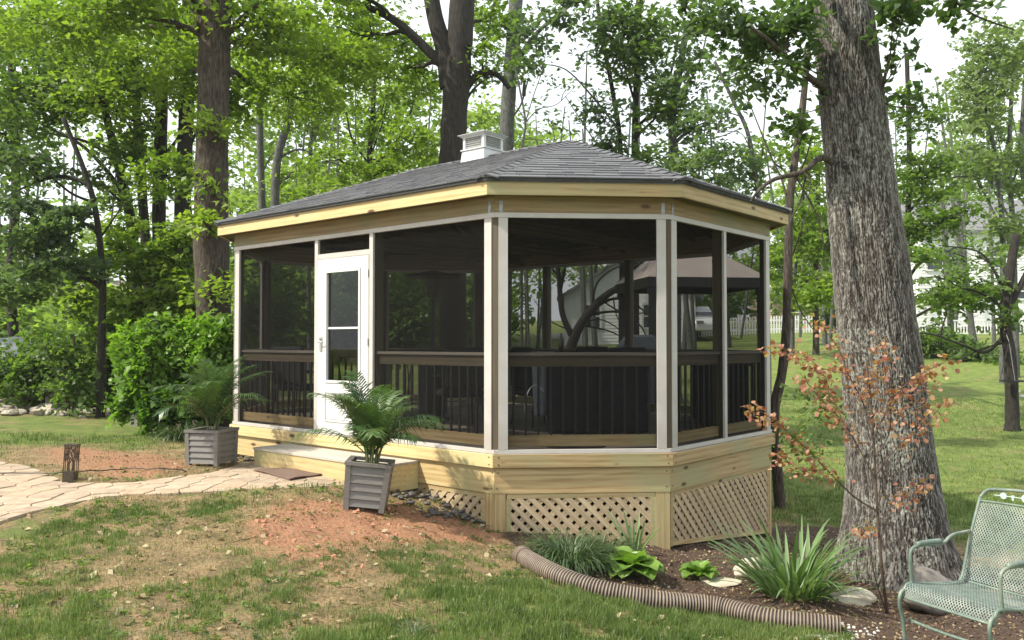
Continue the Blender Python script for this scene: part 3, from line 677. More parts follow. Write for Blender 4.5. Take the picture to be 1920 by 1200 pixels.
def caps(a, b, step=.15, mat=M['shingle']):
    L = (b-a).length; n = int(L/step); X = (b-a)/L; Y = Vector((0, 0, 1)).cross(X).normalized(); Z_ = X.cross(Y)
    if Z_.z < 0: Z_ = -Z_
    for k in range(n):
        o0 = a+X*(k*step); w_ = .115; dr = .034
        lo, hi = .030, .016
        vs = [o0+Y*w_+Z_*(lo-dr-.004), o0+Z_*lo, o0-Y*w_+Z_*(lo-dr-.004)]; o1 = o0+X*(step+.01)
        vs += [o1+Y*w_+Z_*(hi-dr-.004), o1+Z_*hi, o1-Y*w_+Z_*(hi-dr-.004)]
        vs += [v-Z_*.012 for v in vs]
        m_ = MB(); m_.add(vs, [(0, 1, 4, 3), (1, 2, 5, 4), (0, 6, 7, 1), (1, 7, 8, 2), (0, 3, 9, 6), (2, 8, 11, 5)])
        m_.build('hip_cap', mat, roof)
for k, ap in ((1, A1), (2, A1), (3, A1), (0, A2)): caps(e3(VO[k]), ap)
caps(A2, A1)
# ---- cupola
cupc = APX+dL*1.47; cup_z = ZAP-.02; rz = math.atan2(dL.y, dL.x); MC = Matrix.Translation((cupc.x, cupc.y, cup_z)) @ Matrix.Rotation(rz, 4, 'Z') @ Matrix.Diagonal((.92, .92, .73, 1))
def ring(mb, h0, h1, z0, z1):
    mb.add([(-h0, -h0, z0), (h0, -h0, z0), (h0, h0, z0), (-h0, h0, z0), (-h1, -h1, z1), (h1, -h1, z1), (h1, h1, z1), (-h1, h1, z1)], [(3, 2, 1, 0), (4, 5, 6, 7), (0, 1, 5, 4), (1, 2, 6, 5), (2, 3, 7, 6), (3, 0, 4, 7)])
mb = MB(); ring(mb, .245, .215, -.20, .135); ring(mb, .20, .20, .135, .16)
ring(mb, .235, .235, .135, .155); ring(mb, .17, .17, .155, .37); ring(mb, .215, .215, .365, .39); ring(mb, .235, .255, .39, .415)
for sx_ in (-1, 1):
    for sy_ in (-1, 1): mb.box((sx_*.185, sy_*.185, .26), (.045, .045, .21))
cup = mb.build('cupola', M['cupola_white'], gaz, M=MC)
mb = MB(); ring(mb, .268, .262, .415, .43); mb.add([(-.262, -.262, .43), (.262, -.262, .43), (.262, .262, .43), (-.262, .262, .43), (-.13, -.13, .49), (.13, -.13, .49), (.13, .13, .49), (-.13, .13, .49), (0, 0, .56)], [(0, 1, 5, 4), (1, 2, 6, 5), (2, 3, 7, 6), (3, 0, 4, 7), (4, 5, 8), (5, 6, 8), (6, 7, 8), (7, 4, 8)])
mb.build('cupola_roof', plain('cupola_lead', (.20, .21, .20), .5, .15), cup, M=MC)
for face in range(4):
    for k in range(5):
        m_ = MB(); Mf = MC @ Matrix.Rotation(face*math.pi/2, 4, 'Z') @ Matrix.Translation((0, -.182, .18+k*.038+.01)) @ Matrix.Rotation(R(-35), 4, 'X'); m_.box((0, 0, 0), (.325, .034, .006)); m_.build('louvre_slat', M['cupola_white'], cup, M=Mf)
    m_ = MB(); m_.box((0, -.1712, .26), (.32, .002, .2)); m_.build('louvre_back', M['dark'], cup, M=MC @ Matrix.Rotation(face*math.pi/2, 4, 'Z'))
# ---- lattice skirts
def sl_clip(quad, a, b):   # band clipped by convex quad
    return clip_poly(quad, a) 
def lattice(f, x0, x1, zb0, zb1, zt, nm=''):
    """quad x0..x1, bottom from zb0 to zb1, top zt"""
    quad = [(x0, zb0), (x1, zb1), (x1, zt), (x0, zt)]
    fr = MB()
    par = f.bar('lattice_frame', M['pine'], zt, zt+.045, -.006, .03, x0-.04, x1+.04)
    m_ = MB(); m_.prism([(x0-.045, .004), (x0, .004), (x0, .034), (x0-.045, .034)], zb0-.05, zt-.001); m_.build('lattice_batten', M['pine'], par, M=f.M)
    m_ = MB(); m_.prism([(x1, .004), (x1+.045, .004), (x1+.045, .034), (x1, .034)], zb1-.05, zt-.001); m_.build('lattice_batten', M['pine'], par, M=f.M)
    m_ = MB(); m_.add([(x0, .004, zb0-.045), (x1, .004, zb1-.045), (x1, .004, zb1), (x0, .004, zb0), (x0, .034, zb0-.045), (x1, .034, zb1-.045), (x1, .034, zb1), (x0, .034, zb0)], [(0, 1, 2, 3), (3, 2, 6, 7), (7, 6, 5, 4), (4, 5, 1, 0)]); m_.build('lattice_batten', M['pine'], par, M=f.M)
    pitch, wd = .083, .050
    s1_ = 1 if f is FC[0] else -1
    for sgn, yo in ((s1_, .010), (-s1_, .0185)):
        d = Vector((1, sgn, 0)).normalized(); n = Vector((-d.y, d.x, 0))
        ks = [q[0]*n.x+q[1]*n.y for q in quad]; k = math.floor(min(ks)/pitch)
        while k*pitch < max(ks):
            c0 = k*pitch; ctr = n*c0; cc = Vector(((x0+x1)/2, zt, 0)); ctr = ctr+d*(cc-ctr).dot(d)
            band = [ctr-d*9+n*0, ctr+d*9, ctr+d*9+n*wd, ctr-d*9+n*wd]; band = [(q.x, q.y) for q in band]
            poly = clip_poly(quad, band)
            if len(poly) > 2:
                Ms = f.M @ Matrix(((d.x, 0, n.x, ctr.x), (0, 1, 0, yo), (d.y, 0, n.y, ctr.y), (0, 0, 0, 1)))
                loc = [((q[0]-ctr.x)*d.x+(q[1]-ctr.y)*d.y, (q[0]-ctr.x)*n.x+(q[1]-ctr.y)*n.y) for q in poly]
                m_ = MB(); nn = len(loc); m_.add([(q[0], -.004, q[1]) for q in loc]+[(q[0], .004, q[1]) for q in loc], [tuple(range(nn)), tuple(range(2*nn-1, nn-1, -1))]+[(q, q+nn, (q+1) % nn+nn, (q+1) % nn) for q in range(nn)])
                m_.build('slat', M['pine_lattice'], par, M=Ms)
            k += 1
zg = lambda p: gz(p.x, p.y)
f = FC[0]; lx0 = onL(765)
lattice(f, lx0, f.L-.17, zg(f.P+f.u*lx0)+.02, zg(V[1])+.05, ZC-.05)
f = FC[1]; lattice(f, .155, f.L-.19, zg(V[1])-.03, zg(V[2])+.04, ZC-.05)
f = FC[2]; lattice(f, .06, f.L-.10, zg(V[2])+.06, zg(V[3])+.08, ZC-.05)
for f, x0, x1 in ((FC[0], FC[0].L-.125, FC[0].L-.003), (FC[1], .003, .105), (FC[1], FC[1].L-.145, FC[1].L-.003), (FC[2], FC[2].L-.055, FC[2].L-.003)):
    p = f.P+f.u*x0; f.post('skirt_post', M['pine'], x0, x1, zg(p)-.12, ZC-.002, .0, .06)
for i in (3, 4, 5, 6, 7): f = FC[i]; f.bar('skirt_panel', M['pine_old'], ZC-.6, ZC-.002, -.01, .02)
m_ = MB(); f = FC[0]; m_.box((lx0/2, .06, (ZC-.35)), (lx0-.1, .02, .7)); m_.build('skirt_panel', M['pine'], gaz, M=f.M)
# dark earth under the deck is the ground itself
# ---- step
f = FC[0]; s0, s1 = onL(478, .5), onL(716, .5); zt_ = -1.215; zb_ = -1.40
step = empty('entry_step', f.M @ Vector(((s0+s1)/2, -.25, zb_))); setp(step, 'low wooden entry step with grey tread and yellow riser below the white door', 'step')
def fm(name, mat, parent, x0, x1, y0, y1, z0, z1):
    m_ = MB(); m_.box((0, 0, 0), (x1-x0, y1-y0, z1-z0)); return m_.build(name, mat, parent, M=f.M @ Matrix.Translation(((x0+x1)/2, (y0+y1)/2, (z0+z1)/2)))
nb_ = 3
for k in range(nb_):
    w_ = .50/nb_; fm('tread_board', M['tread'], step, s0-.01, s1+.01, -.51+k*w_, -.51+(k+1)*w_-.005, zt_-.024, zt_)
fm('riser_board', M['pine_yellow'], step, s0, s1, -.50, -.46, zb_-.06, zt_-.026)
fm('side_board', M['pine_yellow'], step, s0, s0+.035, -.459, -.006, zb_-.06, zt_-.026); fm('side_board', M['pine_yellow'], step, s1-.035, s1, -.459, -.006, zb_-.1, zt_-.026)
#@@PART2
# ---------------------------------------------------------------- vegetation builders
def leaf_mesh(cen, nrm, size, tint, name='leaves', aspect=1.5, droop=.25):
    """many small pointed leaves: 4-vertex folded blades. cen (n,3), nrm (n,3), size (n,), tint (n,)"""
    n = len(cen); nrm = nrm/np.linalg.norm(nrm, axis=1, keepdims=True)
    a = rng.normal(size=(n, 3)); u = np.cross(nrm, a); u /= np.linalg.norm(u, axis=1, keepdims=True); v = np.cross(nrm, u)
    s = size[:, None]
    p0 = cen-u*s*.5*aspect; p2 = cen+u*s*.5*aspect-nrm*s*droop; p1 = cen+v*s*.5+nrm*s*.12; p3 = cen-v*s*.5+nrm*s*.12
    Vv = np.stack([p0, p1, p2, p3], 1).reshape(-1, 3); Fx = np.arange(4*n).reshape(n, 4)
    return mesh_np(name, Vv, Fx, False, {'tint': ('FACE', tint)})
def sprays(cl, leaf, per=34, r=(.35, .7), flat=.12, tilt=.35):
    """cl: list of clumps (center Vector, (rx,ry,rz), n_sprays, tone). returns leaf arrays and spray centres"""
    Cn, Nm, Sz, Tn, SC = [], [], [], [], []
    for c, rad, n, tone in cl:
        q = rng.normal(size=(n, 3)); q /= np.linalg.norm(q, axis=1, keepdims=True); q *= rng.random((n, 1))**.42; q = q*np.array(rad)+np.array(c)
        SC.append(q)
        for p in q:
            k = max(4, int(per*random.uniform(.6, 1.4))); rr = random.uniform(*r)
            t1, t2 = random.gauss(0, tilt), random.gauss(0, tilt)
            ang_ = rng.random(k)*2*np.pi; dd = rr*np.sqrt(rng.random(k)); ax = random.random()*math.pi; el = random.uniform(.45, 1)
            x = np.cos(ang_)*dd; y = np.sin(ang_)*dd*el; x, y = x*math.cos(ax)-y*math.sin(ax), x*math.sin(ax)+y*math.cos(ax)
            z = x*t1+y*t2+rng.normal(size=k)*rr*flat-.15*dd**2/rr
            Cn.append(np.stack([x, y, z], 1)+p)
            nn = rng.normal(size=(k, 3))*.45; nn[:, 2] += 1; nn[:, 0] -= t1; nn[:, 1] -= t2; Nm.append(nn)
            Sz.append(leaf*rng.uniform(.6, 1.25, k)); Tn.append(np.clip(tone+random.gauss(0, .13)+rng.normal(size=k)*.14, 0, 1))
    return np.concatenate(Cn), np.concatenate(Nm), np.concatenate(Sz), np.concatenate(Tn), np.concatenate(SC)
NL = 0
def crown(parent, cl, leaf, mat, per=34, r=(.35, .7), flat=.12, tilt=.35, name='crown', trunkpts=None, mb=None, br=.02, nsub=3, twigp=.35):
    """leaves plus the branches that carry them"""
    global NL
    c, n, s, t, sc = sprays(cl, leaf, per, r, flat, tilt); NL += len(c)
    child(name, leaf_mesh(c, n, s, t), parent, M[mat])
    if trunkpts is not None:
        tp = np.array(trunkpts); i0 = 0
        for (cc, rad, nn_, tone) in cl:
            cc = Vector(cc); scs = sc[i0:i0+nn_]; i0 += nn_
            # limb from trunk to clump
            w_ = np.linalg.norm(tp-np.array(cc), axis=1)+np.maximum(0, tp[:, 2]-cc.z+.3)*2
            b0 = Vector(tp[int(np.argmin(w_))]); mid = (b0+cc)/2+Vector((random.gauss(0, .15), random.gauss(0, .15), random.uniform(-.1, .35)))*(cc-b0).length*.25
            pts = [b0, b0.lerp(mid, .5)+Vector((0, 0, .05)), mid, mid.lerp(cc, .55)+Vector((random.gauss(0, .1), random.gauss(0, .1), 0)), cc]
            mb.tube(pts, [br*2.0, br*1.6, br*1.3, br, br*.6], 5, cap=False)
            hubs = [mid, pts[3], cc]
            for k, q in enumerate(scs):
                if random.random() > twigp: continue
                q = Vector(q); h = min(hubs, key=lambda h_: (h_-q).length); m2 = h.lerp(q, .5)+Vector((random.gauss(0, .08), random.gauss(0, .08), random.uniform(0, .15)))*(q-h).length*.6
                mb.tube([h, m2, q], [br*.55, br*.35, br*.12], 4, cap=False)
def px2(pts, d): return [at(p[0], p[1], (p[2] if len(p) > 2 else d)) for p in pts]
def smooth(pts, n=6):
    out = []; P = [Vector(p) for p in pts]
    for i in range(len(P)-1):
        p0 = P[max(i-1, 0)]; p1, p2 = P[i], P[i+1]; p3 = P[min(i+2, len(P)-1)]
        for k in range(n):
            t = k/n; out.append(.5*((2*p1)+(p2-p0)*t+(2*p0-5*p1+4*p2-p3)*t*t+(3*p1-p0-3*p2+p3)*t**3))
    out.append(P[-1]); return out
def tree(name, label, d, path, r0, r1, branches=(), clumps=(), mat='bark', leafmat='leaf_mid', leaf=.11, per=34, r=(.35, .7), cat='tree', group=None, br=.03, seg=12, twigp=.35, flat=.12, flare=1.35, trunkname='trunk'):
    pts = px2(path, d); base = Vector((pts[0].x, pts[0].y, gz(pts[0].x, pts[0].y)-.05))
    if base.z < pts[0].z-.05: pts = [base]+pts
    else: pts[0] = base
    sm = smooth(pts); n = len(sm)
    rad = [(r0+(r1-r0)*i/(n-1))*(1+random.gauss(0, .03)) for i in range(n)]; rad[0] *= flare; rad[1] *= 1+(flare-1)*.4
    root = empty(name, base); setp(root, label, cat, group)
    mb = MB(); mb.tube(sm, rad, seg)
    al = [tuple(p) for p in sm]
    for bpts, b0, b1 in branches:
        bs = smooth(px2(bpts, d), 5); nb_ = len(bs); mb.tube(bs, [b0+(b1-b0)*i/(nb_-1) for i in range(nb_)], 8, cap=False); al += [tuple(p) for p in bs]
    cl = []
    for c in clumps:
        px, py, rx, ry, nsp = c[:5]; dd = c[5] if len(c) > 5 else d; tone = c[6] if len(c) > 6 else .5; dep = c[7] if len(c) > 7 else None
        k = dd/F_; cl.append((at(px, py, dd), (rx*k, dep or max(rx, ry)*k*.8, ry*k), nsp, tone))
    if cl: crown(root, cl, leaf, leafmat, per, r, flat, trunkpts=al, mb=mb, br=br, twigp=twigp)
    me = mb.mesh(trunkname, True); child(trunkname, me, root, M[mat])
    return root

# ---------------------------------------------------------------- the trees behind the gazebo, left to right
tree('maple_tree', 'thick brown trunk of a tall forked maple just left of the gazebo roof', 14.2,
     [(402, 640), (396, 450), (397, 300), (401, 150), (404, 40), (412, -90)], .30, .24,
     [([(398, 90), (380, 30), (355, -20), (330, -90)], .17, .12), ([(405, 95), (430, 60), (470, 20), (540, -30)], .07, .03), ([(402, 120), (425, 130), (440, 150)], .05, .02)],
     [(400, 236, 34, 14, 7, 13.7, .85), (392, 412, 28, 16, 5, 13.7, .8), (380, 340, 25, 12, 3, 13.8, .7), (395, 545, 25, 14, 4, 13.6, .7), (500, 40, 120, 60, 46, 14.5, .6), (600, 110, 130, 60, 60, 16, .7), (540, 180, 90, 50, 26, 17, .7), (120, 50, 130, 60, 50, 15, .6), (330, 130, 60, 60, 26, 15, .65), (440, 170, 60, 60, 18, 15.5, .5), (250, 20, 120, 50, 40, 13.5, .6), (330, -60, 200, 50, 30, 13, .5)],
     'bark', 'leaf_fresh', .085, 44, seg=20)
tree('twin_trunk_tree', 'tall oak with twin dark trunks rising right behind the cupola', 17,
     [(850, 690), (848, 500), (847, 320), (853, 200), (862, 80), (872, -90)], .29, .25,
     [([(842, 165), (832, 90), (815, 30), (800, -60)], .19, .15), ([(838, 130), (800, 92), (745, 42), (690, 14), (600, -8), (500, -14)], .11, .05), ([(862, 185), (885, 150), (908, 136), (935, 142), (955, 165)], .09, .05), ([(868, 200), (890, 165), (925, 140)], .03, .015)],
     [(690, 70, 120, 60, 50, 18, .6), (640, -30, 150, 50, 30, 16, .5), (905, 120, 40, 40, 9, 17, .3), (920, 40, 40, 60, 12, 18, .3), (760, 130, 60, 60, 18, 18.5, .6)],
     'bark_dark', 'leaf_fresh', .09, 44, seg=18)
tree('straight_tree', 'slender straight grey trunk right of the cupola', 23,
     [(945, 640), (947, 400), (950, 250), (956, 150), (966, 20), (972, -80)], .21, .19,
     [([(962, 145), (985, 90), (1030, 40), (1100, -10)], .09, .03), ([(950, 230), (975, 200), (990, 150)], .03, .02)],
     [(1000, 60, 45, 70, 16, 22, .35), (925, 30, 40, 50, 10, 23, .3), (985, 130, 30, 40, 7, 22, .35), (1060, 20, 60, 40, 14, 22, .3)],
     'bark_grey', 'leaf_grey', .13, 26, seg=14)
W_ = 'trunks in the wood left of the gazebo'
tree('forest_tree', 'dark straight trunk second left of the brown forked maple, in the left wood', 19, [(300, 640), (298, 400), (304, 180), (312, -60)], .17, .12, [([(300, 250), (260, 200), (200, 170)], .05, .02), ([(302, 300), (340, 250), (360, 200)], .05, .02)],
     [(255, 110, 110, 80, 70, 18, .6), (190, 190, 90, 60, 44, 17.5, .55), (310, 330, 60, 60, 18, 17, .5)], 'bark_dark', 'leaf_fresh', .092, 40, group=W_)
tree('forest_tree', 'dark thick trunk standing immediately left of the brown forked maple', 18.5, [(345, 640), (342, 400), (350, 200), (356, -60)], .19, .15, [([(345, 300), (370, 240), (380, 180)], .04, .02)],
     [(340, 80, 60, 90, 30, 18, .55), (345, 470, 50, 40, 16, 17, .5)], 'bark_dark', 'leaf_mid', .092, 38, group=W_)
tree('forest_tree', 'slightly curved dark trunk third left of the brown forked maple', 19.5, [(284, 640), (272, 440), (262, 300), (256, 200), (252, 60)], .13, .08, [([(264, 300), (245, 240), (215, 210)], .04, .02)],
     [(130, 90, 120, 90, 70, 18.5, .55), (240, 280, 60, 50, 18, 18, .6)], 'bark_dark', 'leaf_mid', .092, 38, group=W_)
tree('forest_tree', 'left-leaning dark trunk in the left wood, forking above the bright shrub', 19, [(262, 640), (247, 430), (222, 310), (196, 200), (180, 80)], .14, .07, [([(235, 370), (200, 320), (150, 270), (80, 235)], .06, .025), ([(225, 300), (160, 265), (90, 250)], .05, .02)],
     [(60, 180, 90, 80, 52, 18, .4), (90, 330, 70, 30, 10, 18, .35), (200, 350, 60, 40, 12, 18, .5)], 'bark_dark', 'leaf_mid', .092, 38, group=W_)
tree('forest_tree', 'thin bent dark tree with long flat branches at the left, in front of pale sky', 16, [(190, 640), (192, 520), (180, 400), (158, 320), (118, 220)], .075, .04,
     [([(180, 400), (120, 405), (60, 430), (0, 450)], .04, .015), ([(170, 350), (120, 330), (60, 345), (-10, 380)], .04, .015), ([(186, 450), (220, 400), (236, 380)], .02, .01), ([(190, 520), (120, 500), (50, 480)], .03, .012), ([(180, 380), (130, 360), (60, 300), (20, 290)], .03, .01)],
     [(60, 440, 80, 18, 26, 15.5, .3), (30, 380, 60, 20, 16, 15.5, .25), (130, 400, 50, 12, 10, 15.5, .3), (90, 500, 90, 20, 30, 15.5, .35), (40, 300, 50, 30, 14, 15.5, .3)], 'bark_dark', 'leaf_grey', .095, 34, group=W_, flat=.06)
tree('forest_tree', 'dark trunk at the far left edge above the grey tarp', 21, [(26, 640), (20, 520), (30, 360), (24, 200), (20, 20)], .13, .09, [], [(40, 60, 90, 90, 44, 20, .4), (10, 250, 50, 120, 44, 20, .35), (30, 540, 70, 50, 34, 20, .5)], 'bark_dark', 'leaf_mid', .12, 34, group=W_)
G_ = 'grey trunks above the left end of the gazebo roof'
tree('grey_tree', 'straight grey trunk leftmost above the low end of the gazebo roof', 27, [(494, 640), (492, 400), (488, 280), (486, 120)], .13, .10, [([(490, 330), (510, 290), (540, 270)], .03, .015)], [(480, 130, 70, 70, 30, 26, .6), (540, 60, 80, 50, 30, 26, .6)], 'bark_grey', 'leaf_fresh', .105, 36, group=G_)
tree('grey_tree', 'curved grey trunk second from left above the low end of the gazebo roof', 26, [(512, 640), (515, 420), (520, 300), (543, 215), (556, 110)], .16, .11, [([(520, 300), (560, 280), (610, 300), (640, 310)], .04, .02), ([(530, 250), (570, 230), (600, 190)], .03, .015)], [(600, 170, 80, 60, 34, 25, .6), (560, 320, 60, 40, 12, 26, .6)], 'bark_grey', 'leaf_fresh', .105, 36, group=G_)
tree('grey_tree', 'thin upright grey trunk third from left above the gazebo roof', 28, [(580, 640), (578, 400), (582, 290), (592, 140)], .08, .06, [], [(650, 120, 70, 60, 24, 27, .6), (585, 250, 50, 50, 12, 27, .6)], 'bark_grey', 'leaf_pale', .13, 32, group=G_)
tree('branching_tree', 'small many-branched tree just above the middle of the long roof slope', 25, [(690, 640), (692, 330), (697, 240), (704, 120)], .10, .06,
     [([(693, 320), (740, 270), (770, 210), (780, 150)], .05, .02), ([(693, 310), (660, 260), (650, 210)], .04, .02), ([(700, 300), (760, 280), (800, 280)], .03, .012), ([(696, 290), (720, 220), (730, 150)], .03, .012)],
     [(770, 270, 60, 50, 26, 24, .55), (700, 220, 70, 60, 26, 25, .6), (640, 300, 60, 40, 18, 24, .6), (780, 170, 50, 50, 18, 25, .5), (600, 360, 60, 20, 14, 24, .7), (720, 320, 70, 20, 18, 24, .65)], 'bark_dark', 'leaf_fresh', .105, 36)
tree('young_tree', 'sparse young tree with bare twigs between the straight trunk and the roof peak', 20, [(978, 420), (978, 290), (985, 230), (975, 170), (965, 120)], .035, .02,
     [([(985, 230), (1010, 205), (1045, 195), (1080, 160)], .015, .006), ([(985, 230), (1000, 180), (1020, 120), (1025, 60)], .015, .006), ([(980, 260), (1040, 262), (1080, 240)], .012, .006), ([(985, 225), (960, 190), (940, 180)], .012, .005)],
     [(1030, 215, 50, 40, 5, 20, .3), (1020, 120, 40, 50, 6, 20, .3), (1060, 165, 30, 30, 4, 20, .3)], 'bark_grey', 'leaf_grey', .09, 14, br=.007, twigp=1)
B_ = 'stems of the leafy trees behind the roof peak'
tree('leafy_tree', 'thin-stemmed leafy tree directly behind the roof peak, leftmost of three', 24, [(1166, 640), (1164, 300), (1150, 180), (1128, 60), (1112, -60)], .09, .05, [([(1158, 240), (1110, 180), (1060, 130), (1010, 120)], .035, .012), ([(1162, 300), (1120, 270), (1060, 180)], .03, .01)],
     [(1120, 70, 60, 70, 26, 23, .35), (1110, 190, 50, 50, 14, 23, .4), (1140, 270, 60, 35, 16, 23, .45)], 'bark_dark', 'leaf_grey', .12, 26, group=B_)
tree('leafy_tree', 'dense leafy tree with a dark upright stem behind the roof peak, middle of three', 24, [(1192, 640), (1190, 300), (1194, 140), (1200, -60)], .11, .08, [([(1192, 240), (1240, 190), (1262, 120), (1275, 50)], .05, .02), ([(1193, 200), (1170, 120), (1160, 40)], .04, .015)],
     [(1200, 90, 80, 80, 60, 23.5, .45), (1230, 210, 60, 50, 24, 23, .55), (1180, 30, 60, 50, 24, 23, .4), (1210, 290, 50, 30, 14, 23, .6)], 'bark_dark', 'leaf_mid', .12, 30, group=B_)
tree('leafy_tree', 'leafy tree with thick grey stem behind the right roof slope, rightmost of three', 23, [(1268, 640), (1268, 330), (1260, 240), (1270, 160), (1290, 40)], .15, .08, [([(1262, 240), (1330, 260), (1390, 240)], .03, .01), ([(1265, 200), (1310, 120), (1330, 40)], .04, .015)],
     [(1290, 120, 60, 80, 30, 22.5, .35), (1320, 230, 50, 60, 18, 22, .4), (1290, 300, 60, 25, 22, 22, .6), (1350, 330, 40, 25, 12, 22, .6)], 'bark_grey', 'leaf_grey', .12, 26, group=B_)
tree('leaning_thin_tree', 'thin tree leaning left above the right slope of the gazebo roof', 16, [(1440, 640), (1425, 400), (1405, 260), (1375, 190), (1340, 115)], .055, .03, [([(1408, 270), (1370, 290), (1330, 300)], .015, .006), ([(1395, 220), (1350, 210), (1310, 230)], .015, .006), ([(1412, 300), (1390, 250), (1340, 250)], .012, .005)],
     [(1350, 290, 50, 20, 12, 16, .45), (1380, 130, 50, 40, 12, 16, .3), (1400, 330, 35, 35, 12, 16, .5), (1345, 210, 40, 20, 6, 16, .35)], 'bark_grey', 'leaf_grey', .09, 26, br=.012, flat=.06)
tree('curved_tree', 'thin dark curved tree trunk beside the right corner of the gazebo', 12, [(1462, 944), (1455, 850), (1452, 770), (1466, 700), (1474, 620), (1478, 480), (1481, 380), (1492, 290), (1505, 200), (1515, 90)], .085, .045,
     [([(1480, 420), (1470, 350), (1440, 280), (1400, 180)], .02, .008), ([(1485, 350), (1510, 300), (1525, 240)], .02, .008), ([(1478, 500), (1500, 440), (1520, 380)], .015, .005), ([(1478, 520), (1500, 580), (1540, 640)], .012, .004)],
     [(1500, 250, 40, 50, 8, 12, .5), (1510, 400, 30, 50, 6, 12.5, .6)], 'bark', 'leaf_mid', .075, 26, (.25, .45), br=.008)
tree('spreading_tree', 'mid-green tree filling the gap behind the big oak on its right side', 24, [(1700, 700), (1700, 500), (1705, 300), (1700, 100)], .10, .06, [([(1702, 400), (1760, 340), (1830, 330)], .04, .015), ([(1700, 480), (1770, 470), (1850, 500)], .03, .01)],
     [(1710, 220, 60, 50, 26, 23, .4), (1730, 330, 70, 60, 46, 23, .55), (1700, 430, 60, 40, 26, 23, .6), (1790, 400, 60, 40, 20, 22, .5), (1800, 555, 90, 22, 34, 20, .5), (1740, 480, 50, 15, 10, 21, .7)], 'bark_dark', 'leaf_mid', .115, 32)
P_ = 'pale many-stemmed trees at the right edge'
for k, (pth, lab) in enumerate([([(1880, 660), (1880, 450), (1868, 300), (1835, 170)], 'pale leafy tree at the right edge, left stem of the group'), ([(1905, 660), (1900, 440), (1892, 300), (1900, 120)], 'pale leafy tree at the right edge, thickest middle stem'), ([(1945, 660), (1935, 420), (1915, 300), (1925, 100)], 'pale leafy tree partly cut by the right edge of the photo')]):
    tree('pale_tree', lab, 27+k, pth, .11, .06, [([(pth[1][0], pth[1][1]-20), (pth[1][0]-50, 330), (pth[1][0]-80, 240)], .04, .015), ([(pth[1][0], 400), (pth[1][0]-20, 300), (pth[1][0]-50, 150)], .03, .012)],
         [(1850-20*k+40*(k == 2), 180, 70, 90, 36, 26+k, .5), (1860+30*k, 90, 60, 60, 22, 26+k, .45), (1810+50*k, 310, 60, 60, 24, 26+k, .5), (1880+20*k, 430, 50, 50, 16, 26+k, .55)], 'bark_grey', 'leaf_pale', .12, 30, group=P_)
tree('swing_tree', 'dark low-branched tree at the right edge carrying the round swing', 19, [(1897, 735), (1893, 660), (1885, 610), (1890, 540), (1905, 440)], .15, .09,
     [([(1888, 620), (1850, 660), (1800, 645), (1740, 625), (1700, 632)], .045, .01), ([(1890, 600), (1860, 560), (1800, 540), (1740, 548)], .045, .01), ([(1892, 640), (1840, 655), (1790, 680)], .03, .008), ([(1888, 560), (1860, 500), (1830, 470), (1760, 460)], .04, .01), ([(1890, 580), (1930, 500), (1950, 440)], .08, .03), ([(1800, 540), (1760, 520), (1710, 525)], .02, .006)],
     [(1790, 560, 70, 18, 12, 19, .55), (1840, 520, 60, 30, 10, 19, .5), (1900, 590, 40, 30, 12, 19, .5), (1830, 480, 80, 40, 16, 20, .55), (1760, 520, 50, 40, 10, 19, .5)], 'bark_dark', 'leaf_mid', .085, 26, (.2, .45), br=.012)
tree('lawn_tree', 'bright green tree beyond the lawn between the curved trunk and the big oak', 34, [(1530, 640), (1530, 480), (1535, 300)], .16, .08, [([(1532, 450), (1500, 380), (1480, 330)], .05, .02)],
     [(1515, 320, 50, 60, 34, 33, .75), (1560, 430, 50, 60, 36, 33, .7), (1500, 440, 40, 70, 30, 33, .6), (1530, 540, 60, 30, 36, 32, .65), (1460, 500, 30, 60, 20, 33, .65), (1430, 290, 30, 40, 12, 34, .6)], 'bark', 'leaf_fresh', .16, 34, (.5, .9))
tree('arching_tree', 'dark leaning tree arching in front of the white house, seen through the front screen', 22, [(1060, 700), (1078, 630), (1110, 580), (1150, 545), (1200, 535), (1270, 545)], .17, .05,
     [([(1078, 640), (1055, 590), (1048, 520), (1040, 440)], .09, .05), ([(1110, 580), (1150, 560), (1190, 570), (1225, 600)], .05, .015), ([(1100, 590), (1160, 585), (1200, 610), (1215, 640)], .04, .012), ([(1150, 545), (1190, 500), (1240, 470)], .06, .02), ([(1048, 560), (1060, 500), (1075, 440)], .05, .02), ([(1090, 610), (1140, 620), (1180, 640)], .03, .01), ([(1200, 535), (1230, 560), (1250, 590)], .03, .01), ([(1110, 580), (1120, 530), (1160, 500), (1220, 490)], .035, .01), ([(1090, 605), (1130, 600), (1170, 625), (1190, 650)], .022, .006), ([(1150, 560), (1160, 600), (1200, 640)], .02, .006), ([(1130, 565), (1180, 590), (1240, 580), (1280, 600)], .022, .006), ([(1048, 520), (1020, 480), (1000, 430)], .03, .01), ([(1070, 620), (1030, 600), (1000, 560)], .02, .006)],
     [(1020, 450, 50, 30, 8, 22, .5)], 'bark_dark', 'leaf_fresh', .10, 26, br=.02)

